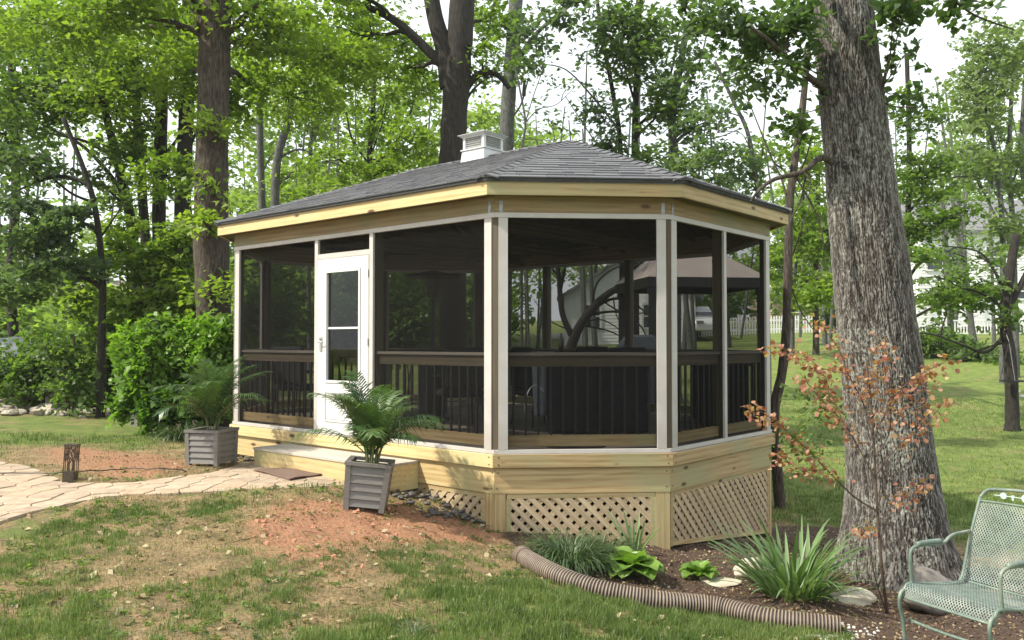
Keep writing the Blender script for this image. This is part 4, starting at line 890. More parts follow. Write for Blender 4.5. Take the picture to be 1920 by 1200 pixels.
# ---------------------------------------------------------------- big oak in front right
def big_oak():
    d = 7.5
    keys = [(1695, 1085, 118), (1690, 1040, 103), (1682, 980, 90), (1678, 900, 80), (1668, 800, 75), (1660, 700, 72), (1647, 600, 69), (1635, 480, 67), (1622, 380, 62), (1612, 280, 59), (1600, 180, 57), (1590, 80, 55), (1582, 0, 54), (1572, -120, 52), (1565, -240, 52)]
    P = [at(k[0], k[1], d) for k in keys]; base = gz(P[0].x, P[0].y)
    zs = np.array([p.z for p in P]); xs = np.array([p.x for p in P]); rs = np.array([k[2]*d/F_ for k in keys]); o_ = np.argsort(zs); zs, xs, rs = zs[o_], xs[o_], rs[o_]
    nz_, na = 760, 560; zz = np.linspace(base-.12, zs[-1], nz_); aa = np.linspace(0, 2*np.pi, na, endpoint=False)
    A, Z = np.meshgrid(aa, zz); cx = np.interp(Z, zs, xs); rr = np.interp(Z, zs, rs)
    rr = np.where(Z < zs[0], rs[0]*1.05, rr)
    # root flare lobes
    low = np.clip(1-(Z-base)/.55, 0, 1)**2; rr = rr*(1+low*.16*np.sin(A*5+.7)+low*.08*np.sin(A*9+2))
    # bark plates: vertical furrows that wander
    u = A/(2*np.pi)*92+(fbm(np.cos(A)*2+5, Z*.9, 1.5, 1)-.5)*1.6+(vnoise(A*12, Z*9, 1, 2)-.5)*1.5+(vnoise(A*30, Z*26, 1, 0)-.5)*.5
    cell = np.floor(u); rid = np.clip((1-np.abs((u % 1)*2-1))*1.9, 0, 1)**.8
    plate = vnoise(cell*7.3, Z*11+cell*2.3, 1, 3)
    h = rid*(.15+.85*plate)+.7*vnoise(A*60, Z*46, 1, 4)+.6*(vnoise(A*120, Z*100, 1, 0)-.5)-.05
    h += .35*(fbm(np.cos(A)*3+3, Z*2+np.sin(A)*2, 2.5, 0)-.5); h = np.clip(h*.92, 0, 1.3)
    rr = rr+(h-.5)*.012
    X = cx+np.cos(A)*rr; Y = d+.05+np.sin(A)*rr
    Vv = np.stack([X, Y, Z], -1).reshape(-1, 3); idx = np.arange(nz_*na).reshape(nz_, na); r1 = np.roll(idx, -1, 1)
    Fx = np.stack([idx[:-1], r1[:-1], r1[1:], idx[1:]], -1).reshape(-1, 4)
    root = empty('oak_tree', (P[0].x, d, base)); setp(root, 'huge foreground oak with lichen-spotted furrowed trunk behind the green metal chair', 'tree')
    me = mesh_np('trunk', Vv, Fx, True, {'furrow': ('POINT', h.ravel())}); child('trunk', me, root, M['oak_trunk'])
    mb = MB()
    for pts, b0, b1 in [([(1545, 165, 7.4), (1510, 140, 7.2), (1470, 105, 7), (1440, 75, 6.8), (1405, 50, 6.7)], .035, .012), ([(1560, 305, 7.4), (1538, 296, 7.3), (1505, 322, 7.2), (1455, 335, 7.1), (1425, 355, 7), (1408, 378, 7)], .032, .010),
                        ([(1540, -20, 7.3), (1500, -40, 7), (1440, -30, 6.8)], .05, .02), ([(1470, 105, 7), (1480, 60, 7), (1500, 20, 7)], .012, .006), ([(1510, 330, 7.2), (1500, 380, 7.2), (1480, 420, 7.2), (1478, 480, 7.2)], .008, .004), ([(1490, 328, 7.2), (1530, 400, 7.2), (1545, 470, 7.2), (1530, 520, 7.2)], .008, .003),
                        ([(1650, 190, 7.4), (1680, 200, 7.3), (1720, 200, 7.2)], .008, .004), ([(1640, -20, 7.4), (1700, 5, 7), (1770, -5, 7), (1830, 30, 7), (1900, 55, 7)], .015, .006), ([(1505, 322, 7.2), (1520, 340, 7.1), (1515, 372, 7.1)], .007, .003)]:
        s_ = smooth(px2(pts, d), 5); mb.tube(s_, [b0+(b1-b0)*i/(len(s_)-1) for i in range(len(s_))], 7, cap=False)
    k = 7.2/F_; cl = []
    for (px, py, rx, ry, n, dd) in [(1440, 55, 75, 50, 36, 7.2), (1360, 40, 60, 40, 20, 7.4), (1500, 40, 40, 60, 16, 7), (1430, 150, 60, 40, 14, 7.2), (1500, 120, 30, 50, 8, 7.4), (1480, 220, 40, 30, 5, 7.3), (1310, 20, 50, 30, 14, 7.6), (1670, 20, 40, 25, 9, 7), (1700, 20, 40, 20, 8, 7), (1690, 110, 24, 20, 4, 7.2), (1800, 0, 80, 22, 16, 7), (1690, 170, 30, 18, 4, 7.3)]:
        q = dd/F_; cl.append((at(px, py, dd), (rx*q, .5, ry*q), n, .5))
    crown(root, cl, .055, 'leaf_dark', 20, (.10, .22), .2, .5, trunkpts=[tuple(at(*p)) for p in [(1440, 75, 6.8), (1470, 105, 7), (1500, -30, 7), (1405, 50, 6.7), (1650, 190, 7.4), (1700, 5, 7), (1770, -5, 7)]], mb=mb, br=.005)
    child('limb', mb.mesh('limb', True), root, M['bark'])
def mat_oak():
    m, nt, b, o = newmat('oak_trunk_bark'); a = N(nt, 'ShaderNodeAttribute', attribute_name='furrow')
    mp = coords(nt, (1, 1, .8)); nz = N(nt, 'ShaderNodeTexNoise', Scale=30, Detail=9, Roughness=.8); nt.links.new(mp.outputs[0], nz.inputs['Vector'])
    r_ = ramp(nt, [(.2, (.010, .007, .005)), (.5, (.044, .036, .030)), (.8, (.10, .088, .078)), (1, (.18, .165, .15))], a.outputs['Fac'])
    big = N(nt, 'ShaderNodeTexNoise', Scale=1.7, Detail=4); nt.links.new(mp.outputs[0], big.inputs['Vector'])
    ad = N(nt, 'ShaderNodeMath', operation='MULTIPLY_ADD'); ad.inputs[1].default_value = .35; nt.links.new(big.outputs['Fac'], ad.inputs[0]); nt.links.new(nz.outputs['Fac'], ad.inputs[2])
    fr = N(nt, 'ShaderNodeMath', operation='MULTIPLY_ADD'); fr.inputs[1].default_value = .08; nt.links.new(a.outputs['Fac'], fr.inputs[0]); nt.links.new(ad.outputs[0], fr.inputs[2])
    hm = N(nt, 'ShaderNodeMath', operation='MULTIPLY'); hm.inputs[1].default_value = .5; nt.links.new(fr.outputs[0], hm.inputs[0])
    r2 = ramp(nt, [(.0, (0, 0, 0)), (.385, (0, 0, 0)), (.435, (.8, .8, .8))], hm.outputs[0])
    mk = N(nt, 'ShaderNodeMixRGB'); mk.inputs[2].default_value = (.34, .35, .30, 1); nt.links.new(r2.outputs[0], mk.inputs[0]); nt.links.new(r_.outputs[0], mk.inputs[1])
    nt.links.new(mk.outputs[0], b.inputs['Base Color']); b.inputs['Roughness'].default_value = .95; bumpn(nt, b, nz.outputs['Fac'], .8, .012); return m
M['oak_trunk'] = mat_oak(); big_oak()

# ---------------------------------------------------------------- shrubs and undergrowth
def shrub(name, label, clumps, stems, leafmat, leaf, d, per=40, r=(.12, .25), cat='shrub', flat=.3, group=None, tilt=.6):
    cl = []; base = gp(*stems[0][0][:2]) if False else None
    x = sum(c[0] for c in clumps)/len(clumps); p = at(x, 640, d); b = Vector((p.x, d, gz(p.x, d)))
    root = empty(name, b); setp(root, label, cat, group); mb = MB()
    for st in stems: mb.tube(smooth(px2(st[0], d), 4), st[1], 5, cap=False)
    al = [tuple(b+Vector((random.uniform(-.1, .1), random.uniform(-.1, .1), .1))) for _ in range(6)]
    for (px, py, rx, ry, n, dd, tone) in clumps:
        k = dd/F_; cl.append((at(px, py, dd), (rx*k, max(rx, ry)*k*.8, ry*k), n, tone))
    crown(root, cl, leaf, leafmat, per, r, flat, tilt, name='foliage', trunkpts=al, mb=mb, br=.012, twigp=.2)
    child('stem', mb.mesh('stem', True), root, M['twig']); return root
shrub('bright_shrub', 'large rounded bright green shrub left of the gazebo corner', [(285, 668, 62, 46, 96, 13.2, .8), (350, 695, 60, 52, 90, 13.3, .4), (325, 636, 62, 28, 56, 13.2, .85), (402, 655, 32, 46, 54, 12.9, .55), (262, 715, 44, 42, 66, 13.2, .7), (325, 752, 62, 32, 72, 13.1, .25), (388, 740, 32, 44, 46, 13.2, .3), (240, 650, 26, 34, 26, 13.2, .85), (300, 612, 40, 12, 10, 13.2, .9), (395, 612, 26, 22, 12, 13, .6), (230, 760, 14, 20, 8, 13.1, .6), (285, 782, 36, 10, 14, 13, .4)],  # clump tones paint in a sunlit top and darker low parts
      [([(320, 810), (310, 740)], .03), ([(340, 810), (350, 740)], .03), ([(400, 700), (398, 610), (402, 590)], .008), ([(415, 700), (418, 630), (414, 600)], .008)], 'leaf_shrub', .068, 13.2, 46)
shrub('slender_sapling', 'thin-stemmed sapling with open green leaves in the grass in front of the stone border', [(135, 680, 45, 22, 26, 16, .55), (140, 725, 48, 20, 24, 16, .5), (120, 648, 40, 18, 18, 16, .5), (150, 755, 30, 10, 7, 16, .5)],
      [([(130, 790), (130, 740), (135, 690), (140, 630)], .018)], 'leaf_mid', .075, 16, 26, (.18, .36), 'sapling', .1)
shrub('undergrowth', 'low dark green bushes between the tarp and the stone border', [(40, 690, 60, 30, 60, 17.5, .4), (90, 640, 60, 20, 36, 18, .5), (-60, 700, 80, 40, 60, 18, .4), (190, 700, 40, 50, 60, 17.5, .3), (210, 640, 30, 40, 40, 17.5, .5), (60, 730, 60, 14, 24, 17.2, .35), (170, 750, 30, 20, 24, 17.2, .2)],
      [([(60, 760), (60, 700)], .02)], 'leaf_mid', .085, 17.8, 40, (.2, .4), 'bushes', .3)
shrub('understory_maple', 'bushy young maple with big fresh leaves against the dark trunks', [(300, 500, 70, 40, 46, 16.5, .6), (260, 570, 70, 34, 46, 16.5, .6), (350, 560, 50, 50, 36, 16.3, .5), (220, 470, 50, 40, 24, 16.8, .5), (340, 440, 40, 30, 12, 16.5, .6), (160, 560, 50, 40, 26, 17, .5), (230, 420, 40, 30, 12, 17, .7)],
      [([(300, 640), (295, 540), (300, 440)], .03), ([(230, 640), (240, 520), (220, 440)], .025)], 'leaf_fresh', .10, 16.6, 26, (.22, .42), 'young tree', .12, tilt=.3)
for k, (cx, lab, nq) in enumerate([(500, 'green bush seen through the left screen bay', 60), (760, 'dark leafy bush seen through the wide screen bay beside the door', 90), (640, 'green bush behind the door glass', 50)]):
    shrub('backdrop_bush', lab, [(cx, 600, 55, 50, nq, 19, .45), (cx+20, 540, 50, 40, nq//2, 20, .55)], [([(cx, 680), (cx, 600)], .03)], 'leaf_mid', .10, 19.3, 36, (.3, .5), 'bush', .25)
shrub('backdrop_bush', 'bush between the gazebo and the white fence beyond the lawn', [(1560, 590, 30, 20, 24, 38, .5), (1600, 560, 40, 30, 30, 38, .5)], [([(1560, 610), (1560, 590)], .03)], 'leaf_mid', .16, 38, 30, (.4, .7), 'bush', .25)
shrub('low_hedge', 'low loose hedge at the foot of the white house deck', [(1760, 640, 60, 14, 40, 33, .5), (1830, 668, 60, 12, 40, 32, .35), (1720, 655, 40, 12, 30, 33, .5), (1900, 690, 40, 14, 20, 31, .4)], [([(1760, 660), (1760, 640)], .03)], 'leaf_mid', .14, 32.5, 34, (.3, .6), 'hedge', .3)
M['leaf_pale_far'] = mat_leaf('far_spring_leaf', ((.11, .17, .045), (.18, .26, .07), (.26, .34, .11)), .55)
# far woods, one mass
def woods():
    global NL
    cl = []
    for (px, py, rx, ry, n, dd, tone) in [(100, 480, 220, 110, 70, 44, .6), (100, 150, 220, 120, 60, 46, .6), (420, 520, 150, 100, 110, 40, .5), (450, 250, 120, 170, 44, 44, .7), (650, 420, 180, 120, 130, 42, .55), (700, 200, 150, 160, 60, 46, .7),
        (640, 580, 220, 70, 130, 36, .45), (850, 560, 150, 90, 90, 40, .5), (910, 260, 70, 70, 34, 46, .7), (1010, 300, 60, 40, 34, 50, .7), (1130, 480, 160, 60, 60, 60, .65), (1300, 520, 120, 90, 70, 56, .5), (1480, 430, 80, 100, 60, 58, .65), (1560, 520, 100, 70, 70, 56, .55), (1700, 430, 120, 90, 70, 54, .5), (1850, 330, 120, 140, 80, 56, .55), (2050, 400, 150, 200, 60, 50, .5), (-200, 350, 200, 250, 90, 44, .45), (1840, 560, 100, 50, 40, 56, .5), (60, 600, 200, 40, 90, 34, .5), (350, 600, 200, 40, 90, 32, .45), (560, 380, 120, 60, 40, 40, .75), (760, 330, 120, 70, 40, 44, .75), (1180, 560, 120, 40, 30, 60, .5), (1650, 560, 120, 40, 60, 60, .55), (1380, 560, 60, 40, 24, 58, .5), (300, 350, 200, 120, 26, 42, .7)]:
        k = dd/F_; cl.append((at(px, py, dd), (rx*k, 5, ry*k), n, tone))
    c, n, s, t, sc = sprays(cl, .25, 60, (1.0, 2.0), .16, .3); NL += len(c)
    me = leaf_mesh(c, n, s, t); me.materials.append(M['leaf_pale_far']); o = link('far_woods', me); setp(o, 'mass of spring green woodland filling the distance', 'woods', kind='stuff')
woods()
tr_ = MB()
for _ in range(70):
    px = random.choice([random.uniform(-50, 850), random.uniform(980, 1950)]); dd = random.uniform(34, 50); p = at(px, 640, dd); z0 = gz(p.x, p.y); h = random.uniform(7, 14); w_ = random.uniform(.06, .16)
    lean = random.gauss(0, .06); tr_.tube(smooth([(p.x, p.y, z0-.1), (p.x+lean*h*.4, p.y, z0+h*.4), (p.x+lean*h+random.gauss(0, .3), p.y, z0+h)], 3), [w_+(.03-w_)*i/6 for i in range(7)], 6, cap=False)
setp(tr_.build('far_trunks', M['bark_grey'], smooth=True), 'thin far trunks standing among the distant woods', 'tree trunks', kind='stuff')
print('leaves', NL)
#@@PART3
# ---------------------------------------------------------------- neighbours' houses, fence, road, car
def house(name, label, M0, w_, dpt, hw, hr, wallmat, wins, gable_front=True, clap=.16, roofmat='roofgrey'):
    """local: x along the front (facing -y), origin at front-left foot"""
    root = empty(name, M0 @ Vector((0, 0, 0))); setp(root, label, 'house')
    mb = MB()
    z = 0
    while z < hw-.001:
        h = min(clap, hw-z); mb.add([(0, -.02, z), (w_, -.02, z), (w_, .0, z+h), (0, .0, z+h), (0, 0, z), (w_, 0, z)], [(0, 1, 2, 3), (4, 5, 1, 0)]); z += clap
    if gable_front:
        z = hw
        while z < hw+hr-.05:
            t0 = (z-hw)/hr*w_/2; t1 = min(w_/2, (z+clap-hw)/hr*w_/2); mb.add([(t0, -.02, z), (w_-t0, -.02, z), (w_-t1, 0, z+clap), (t1, 0, z+clap)], [(0, 1, 2, 3)]); z += clap
    mb.add([(0, 0, 0), (0, dpt, 0), (0, dpt, hw), (0, 0, hw), (w_, 0, 0), (w_, dpt, 0), (w_, dpt, hw), (w_, 0, hw)], [(0, 3, 2, 1), (4, 5, 6, 7), (1, 2, 6, 5)])
    mb.build('wall', M[wallmat], root, M=M0)
    rf = MB(); ov = .35
    if gable_front:
        k = hr/(w_/2); a = [(-ov, -ov, hw-ov*k), (w_/2, -ov, hw+hr), (w_+ov, -ov, hw-ov*k)]; b = [(p[0], dpt+ov, p[2]) for p in a]
        for q in (0, 1): rf.add([a[q], a[q+1], b[q+1], b[q]]+[(p[0], p[1], p[2]-.16) for p in (a[q], a[q+1], b[q+1], b[q])], [(0, 1, 2, 3), (7, 6, 5, 4), (0, 4, 5, 1), (1, 5, 6, 2), (2, 6, 7, 3), (3, 7, 4, 0)])
    else:
        k = hr/(dpt/2); a = [(-ov, -ov, hw-ov*k), (-ov, dpt/2, hw+hr), (-ov, dpt+ov, hw-ov*k)]; b = [(w_+ov, p[1], p[2]) for p in a]
        for q in (0, 1): rf.add([a[q], b[q], b[q+1], a[q+1]]+[(p[0], p[1], p[2]-.16) for p in (a[q], b[q], b[q+1], a[q+1])], [(0, 1, 2, 3), (7, 6, 5, 4), (0, 4, 5, 1), (1, 5, 6, 2), (2, 6, 7, 3), (3, 7, 4, 0)])
    rf.build('roof', M[roofmat], root, M=M0)
    for (x, z, ww, wh) in wins:
        fr = MB(); t = .09
        for b_ in ((x-t, x, z-t, z+wh+t), (x+ww, x+ww+t, z-t, z+wh+t), (x, x+ww, z+wh, z+wh+t), (x, x+ww, z-t, z), (x, x+ww, z+wh/2-.03, z+wh/2+.03)): fr.box(((b_[0]+b_[1])/2, -.05, (b_[2]+b_[3])/2), (b_[1]-b_[0], .08, b_[3]-b_[2]))
        wo_ = fr.build('window', M['winframe'], root, M=M0)
        m_ = MB(); m_.box((x+ww/2, -.025, z+wh/2), (ww, .02, wh)); m_.build('pane', M['winglass'], wo_, M=M0)
    return root
def MH(px, Y, rz=0, dz=0):
    p = at(px, 640, Y); return Matrix.Translation((p.x, Y, gz(p.x, Y)+dz)) @ Matrix.Rotation(rz, 4, 'Z')
# white gabled house seen through the front screen: left wall px 1070 .. gable
house('white_house', 'white clapboard house with two small dark windows seen through the front screen', MH(1058, 42, R(-6), -.1), 6.4, 8, 2.7, 2.0, 'white', [(1.0, 1.0, .75, 1.1), (3.9, 1.0, .75, 1.1), (3.1, 3.0, .6, .7)])
h2 = house('white_deck_house', 'white house with grey roof and raised railed deck behind the big oak, right side', MH(1722, 46, R(-4), .2), 8.0, 7, 5.4, 2.0, 'white', [(.5, 3.1, .8, 1.2), (1.6, 3.1, .8, 1.2), (3.6, 3.2, 1.0, 1.1), (1.1, 1.5, .8, .7), (2.2, 1.5, 1.0, .7), (3.5, 1.5, 1.0, .7), (5.2, 1.5, 1.4, .8)], False)
# deck with rail in front of it
Md = MH(1712, 43, R(-4), .0); mb = MB(); zd = at(1800, 631, 43).z-gz(at(1800, 640, 43).x, 43)
mb.box((3.2, .9, zd), (7.0, 1.8, .14));
for k in range(5): mb.box((.1+k*1.55, .1, zd/2-.2), (.12, .12, zd+.4))
dk_ = mb.build('deck', M['brown_house'], h2, M=Md)
rl = MB(); rl.box((3.2, 0, zd+.80), (7.0, .07, .06)); rl.box((3.2, 0, zd+.15), (7.0, .05, .05))
rl.build('deck_rail', M['white'], h2, M=Md); bb_ = MB(); bb_.box((0, 0, zd+.47), (.045, .03, .62)); bme = bb_.mesh('baluster'); bme.materials.append(M['white'])
for k in range(48): child('baluster', bme, dk_, None, Md @ Matrix.Translation((-.25+k*.145, 0, 0)))
rb2 = MB(); rb2.box((-.6, 2.2, 1.4), (1.6, .06, .06)); [rb2.box((-1.3+k*.13, 2.2, 1.05), (.04, .03, .7)) for k in range(11)]; rb2.build('stair_rail', M['white'], h2, M=Md)
house('neighbour_house', 'pale house wall half hidden by foliage above the grey tarp at the left', MH(88, 40, R(4), .2), 4.5, 6, 2.3, 1.0, 'white', [(.5, 1.0, .8, .9)], False, roofmat='cloth_tan')
house('tan_house', 'low tan house far beyond the white picket fence', MH(1448, 72, R(0), .3), 9, 7, 2.2, 1.1, 'brown_house', [(1.0, .9, 1.2, 1.0), (4.6, .9, 1.2, 1.0)], False)
# picket fence beyond the lawn: px 1446..1590 at y 597-618, pickets too small to pick: one per part until 300
fx0, fx1 = at(1300, 640, 44).x, at(1600, 640, 44).x; fr_ = empty('picket_fence', (fx0, 44, gz(fx0, 44))); setp(fr_, 'white picket fence along the far edge of the lawn, left of the oak', 'fence')
pk = MB(); pk.prism([(-.035, 0), (.035, 0), (.035, .85), (0, .92), (-.035, .85)], -.01, .01); pk.v = [(v[0], v[2], v[1]) for v in pk.v]; pme = pk.mesh('picket'); pme.materials.append(M['white'])
n = int((fx1-fx0)/.14)
for k in range(n): x = fx0+k*.14; child('picket', pme, fr_, None, Matrix.Translation((x, 44, gz(x, 44)+.02)))
for k in range(int((fx1-fx0)/2.4)+1):
    x = fx0+k*2.4; m_ = MB(); m_.box((x, 44.06, gz(x, 44)+.5), (.12, .12, 1.05)); m_.box((x, 44.06, gz(x, 44)+1.05), (.16, .16, .05)); m_.build('post', M['white'], fr_)
rl = MB()
for h in (.25, .70): rl.tube([(fx0+q*(fx1-fx0)/8, 44.03, gz(fx0+q*(fx1-fx0)/8, 44)+h) for q in range(9)], .035, 4)
rl.build('rail', M['white'], fr_)
# driveway beyond it
mb = MB(); xs = np.linspace(fx0-8, fx1+12, 30); vs = [(x, 46.5, gz(x, 46.5)+.03) for x in xs]+[(x, 53, gz(x, 53)+.03) for x in xs]; mb.add(vs, [(i, i+1, i+31, i+30) for i in range(29)])
setp(mb.build('driveway', plain('pale_concrete_drive', (.30, .29, .27), .9, .1, 3)), kind='structure')
# white parked car seen through the right screen
def car(px, Y, rz):
    p = at(px, 640, Y); Mc = Matrix.Translation((p.x, Y, gz(p.x, Y)+.03)) @ Matrix.Rotation(rz, 4, 'Z')
    root = empty('parked_car', Mc.translation, rz); setp(root, 'white parked car seen through the right-hand screen panel', 'car')
    prof = [(-2.2, .35), (-2.25, .75), (-2.1, 1.0), (-1.5, 1.08), (-1.0, 1.55), (.35, 1.6), (1.05, 1.1), (2.0, .95), (2.2, .7), (2.2, .35)]
    mb = MB(); n = len(prof); mb.add([(x, s_*(.88 if z < 1.1 else .70), z) for s_ in (-1, 1) for x, z in prof], [tuple(range(n)), tuple(range(2*n-1, n-1, -1))]+[(i, i+n, (i+1) % n+n, (i+1) % n) for i in range(n)])
    bevel(mb.build('body', M['carwhite'], root, M=Mc), .05)
    for s_ in (-1, 1):
        mb = MB(); mb.add([(-1.35, s_*.84, 1.12), (.85, s_*.84, 1.14), (.28, s_*.73, 1.50), (-.92, s_*.73, 1.47)], [(0, 1, 2, 3)]); mb.build('side_window', M['winglass'], root, M=Mc)
        for x in (-1.35, 1.35):
            mb = MB(); mb.tube([(x, s_*.72, .33), (x, s_*.92, .33)], .33, 16); wv = mb.build('wheel', M['tyre'], root, M=Mc)
            mb = MB(); mb.tube([(x, s_*.925, .33), (x, s_*.935, .33)], .19, 12); mb.build('rim', M['steel'], wv, M=Mc)
    mb = MB(); mb.add([(.38, -.68, 1.53), (.38, .68, 1.53), (1.03, .8, 1.15), (1.03, -.8, 1.15)], [(0, 3, 2, 1)]); mb.build('windscreen', M['winglass'], root, M=Mc)
    for s_ in (-1, 1): mb = MB(); mb.box((2.16, s_*.62, .76), (.12, .34, .14)); mb.build('headlight', M['steel'], root, M=Mc)
car(1300, 43, R(-78))

# ---------------------------------------------------------------- pavilion behind the gazebo and the covered grill
pv = at(1290, 640, 17.5); pz = gz(pv.x, 17.5); pav = empty('canopy_pavilion', (pv.x, 17.5, pz), 0); setp(pav, 'tan-topped pavilion on black posts standing on the lawn behind the gazebo', 'pavilion')
Mp = Matrix.Translation((pv.x, 17.5, pz)) @ Matrix.Rotation(R(8), 4, 'Z'); ez = at(1270, 528, 17.5).z-pz; tz = at(1270, 478, 17.5).z-pz; hw_ = 1.22
mb = MB(); mb.add([(-hw_, -hw_, ez), (hw_, -hw_, ez), (hw_, hw_, ez), (-hw_, hw_, ez), (-.65, -.4, tz), (.55, -.4, tz), (.55, .4, tz), (-.65, .4, tz)], [(0, 1, 5, 4), (1, 2, 6, 5), (2, 3, 7, 6), (3, 0, 4, 7), (4, 5, 6, 7)]); mb.build('canopy', M['cloth_tan'], pav, M=Mp)
for sx_ in (-1, 1):
    mb = MB(); mb.box((0, sx_*(hw_-.03), ez-.10), (2*hw_, .06, .18)); mb.build('beam', M['black'], pav, M=Mp); mb = MB(); mb.box((sx_*(hw_-.03), 0, ez-.10), (.06, 2*hw_-.13, .18)); mb.build('beam', M['black'], pav, M=Mp)
    for sy_ in (-1, 1):
        mb = MB(); mb.box((sx_*(hw_-.12), sy_*(hw_-.12), ez/2-.2), (.12, .12, ez)); mb.box((sx_*(hw_-.12), sy_*(hw_-.12), ez-.26), (.17, .17, .12)); mb.build('post', M['black'], pav, M=Mp)
g = at(1197, 660, 15.6); gzz = gz(g.x, 15.6); gr = empty('covered_grill', (g.x, 15.6, gzz)); setp(gr, 'outdoor grill under a blue-grey cover behind the gazebo rail', 'grill')
gh = at(1197, 628, 15.6).z-gzz; mb = MB(); mb.add([(-.62, -.3, 0), (.62, -.3, 0), (.62, .3, 0), (-.62, .3, 0), (-.6, -.3, gh*.76), (.6, -.3, gh*.76), (.6, .3, gh*.76), (-.6, .3, gh*.76), (-.22, -.2, gh), (.26, -.2, gh), (.26, .2, gh), (-.22, .2, gh)], [(0, 1, 5, 4), (1, 2, 6, 5), (2, 3, 7, 6), (3, 0, 4, 7), (4, 5, 9, 8), (5, 6, 10, 9), (6, 7, 11, 10), (7, 4, 8, 11), (8, 9, 10, 11)])
o = mb.build('cover', M['grill'], gr, M=Matrix.Translation((g.x, 15.6, gzz))); bevel(o, .04)
mb = MB(); [mb.tube([(g.x+sx_*.5, 15.3, gzz+.02), (g.x+sx_*.5, 15.36, gzz+.02)], .07, 10) for sx_ in (-1, 1)]; mb.build('wheel', M['tyre'], gr)

# ---------------------------------------------------------------- things inside the gazebo
FZ = ZA-.017
def inside(px, Y): p = at(px, 640, Y); return Vector((p.x, Y, FZ))
def chair_in(px, Y, rz, label):
    p = inside(px, Y); root = empty('patio_chair', p, rz); setp(root, label, 'chair', 'dark chairs round the table inside the gazebo'); Mx = Matrix.Translation(p) @ Matrix.Rotation(rz, 4, 'Z')
    mb = MB(); mb.box((0, 0, .43), (.52, .50, .09)); bevel(mb.build('seat', M['dark'], root, M=Mx), .03)
    mb = MB(); mb.box((0, .25, .74), (.50, .07, .52)); bevel(mb.build('backrest', M['dark'], root, M=Mx), .03)
    for sx_ in (-1, 1):
        for sy_ in (-1, 1): mb = MB(); mb.tube([(sx_*.24, sy_*.22, .39), (sx_*.26, sy_*.25, 0)], .014, 6); mb.build('leg', M['black'], root, M=Mx)
        mb = MB(); mb.tube([(sx_*.27, .24, .66), (sx_*.28, -.2, .64), (sx_*.27, -.22, .40)], .016, 6); mb.build('arm', M['black'], root, M=Mx)
chair_in(1165, 10.6, R(190), 'dark cushioned patio chair nearest the front screen, right of the cabinet')
chair_in(1010, 10.9, R(120), 'dark patio chair behind the front rail beside the hanging cloth')
chair_in(1120, 12.2, R(10), 'dark patio chair farthest back inside the gazebo')
p = inside(1120, 11.4); t = empty('patio_table', p); setp(t, 'round dark table inside the gazebo behind the front screen', 'table')
Mx = Matrix.Translation(p); mb = MB(); mb.tube([(0, 0, .70), (0, 0, .73)], .6, 28); mb.build('tabletop', M['black'], t, M=Mx); mb = MB(); mb.tube([(0, 0, .02), (0, 0, .70)], [.05, .04], 10); mb.tube([(0, 0, 0), (0, 0, .03)], .3, 20); mb.build('pedestal', M['black'], t, M=Mx)
# dark storage/bar cabinet
p = inside(1110, 10.0); t = empty('bar_cabinet', p); setp(t, 'long black cabinet standing behind the rail of the front bay', 'cabinet'); Mx = Matrix.Translation(p) @ Matrix.Rotation(R(-5), 4, 'Z')
mb = MB(); mb.box((.05, 0, .46), (1.15, .45, .86)); mb.build('carcass', M['dark'], t, M=Mx); mb = MB(); mb.box((.05, 0, .91), (1.22, .50, .03)); mb.build('worktop', M['black'], t, M=Mx)
for k in (-1, 1): mb = MB(); mb.box((.05+k*.285, -.235, .46), (.54, .016, .80)); dd_ = mb.build('cabinet_door', M['dark'], t, M=Mx); mb = MB(); mb.box((.05+k*.06, -.252, .6), (.015, .015, .14)); mb.build('handle', M['black'], dd_, M=Mx)
# mushroom patio heater
p = inside(812, 11.6); t = empty('patio_heater', p); setp(t, 'dark mushroom patio heater seen through the wide screen bay beside the door', 'heater'); Mx = Matrix.Translation(p); ht = at(812, 515, 11.6).z-FZ
mb = MB(); mb.tube([(0, 0, 0), (0, 0, .05), (0, 0, .1), (0, 0, .75), (0, 0, .78)], [.24, .24, .2, .19, .05], 20); mb.build('base', M['black'], t, M=Mx); mb = MB(); mb.tube([(0, 0, .78), (0, 0, ht-.05)], .03, 10); mb.build('pole', M['black'], t, M=Mx)
mb = MB(); mb.tube([(0, 0, ht-.32), (0, 0, ht-.05)], [.07, .11], 16); mb.build('burner', M['bronze'], t, M=Mx); mb = MB(); mb.tube([(0, 0, ht-.04), (0, 0, ht-.01), (0, 0, ht+.05)], [.40, .38, .06], 28); mb.build('reflector', M['black'], t, M=Mx)
chair_in(860, 10.6, R(200), 'dark patio chair behind the balusters of the wide side bay')
chair_in(560, 12.0, R(160), 'dark patio chair seen through the left screen bay')
# dark storage bench along the far right side
p = inside(1345, 11.0); t = empty('storage_bench', p); setp(t, 'black storage bench behind the balusters of the right-hand bays', 'bench'); Mx = Matrix.Translation(p) @ Matrix.Rotation(R(85), 4, 'Z')
mb = MB(); mb.box((0, 0, .40), (1.5, .50, .74)); mb.build('carcass', M['dark'], t, M=Mx); mb = MB(); mb.box((0, 0, .79), (1.56, .56, .04)); mb.build('lid', M['black'], t, M=Mx)
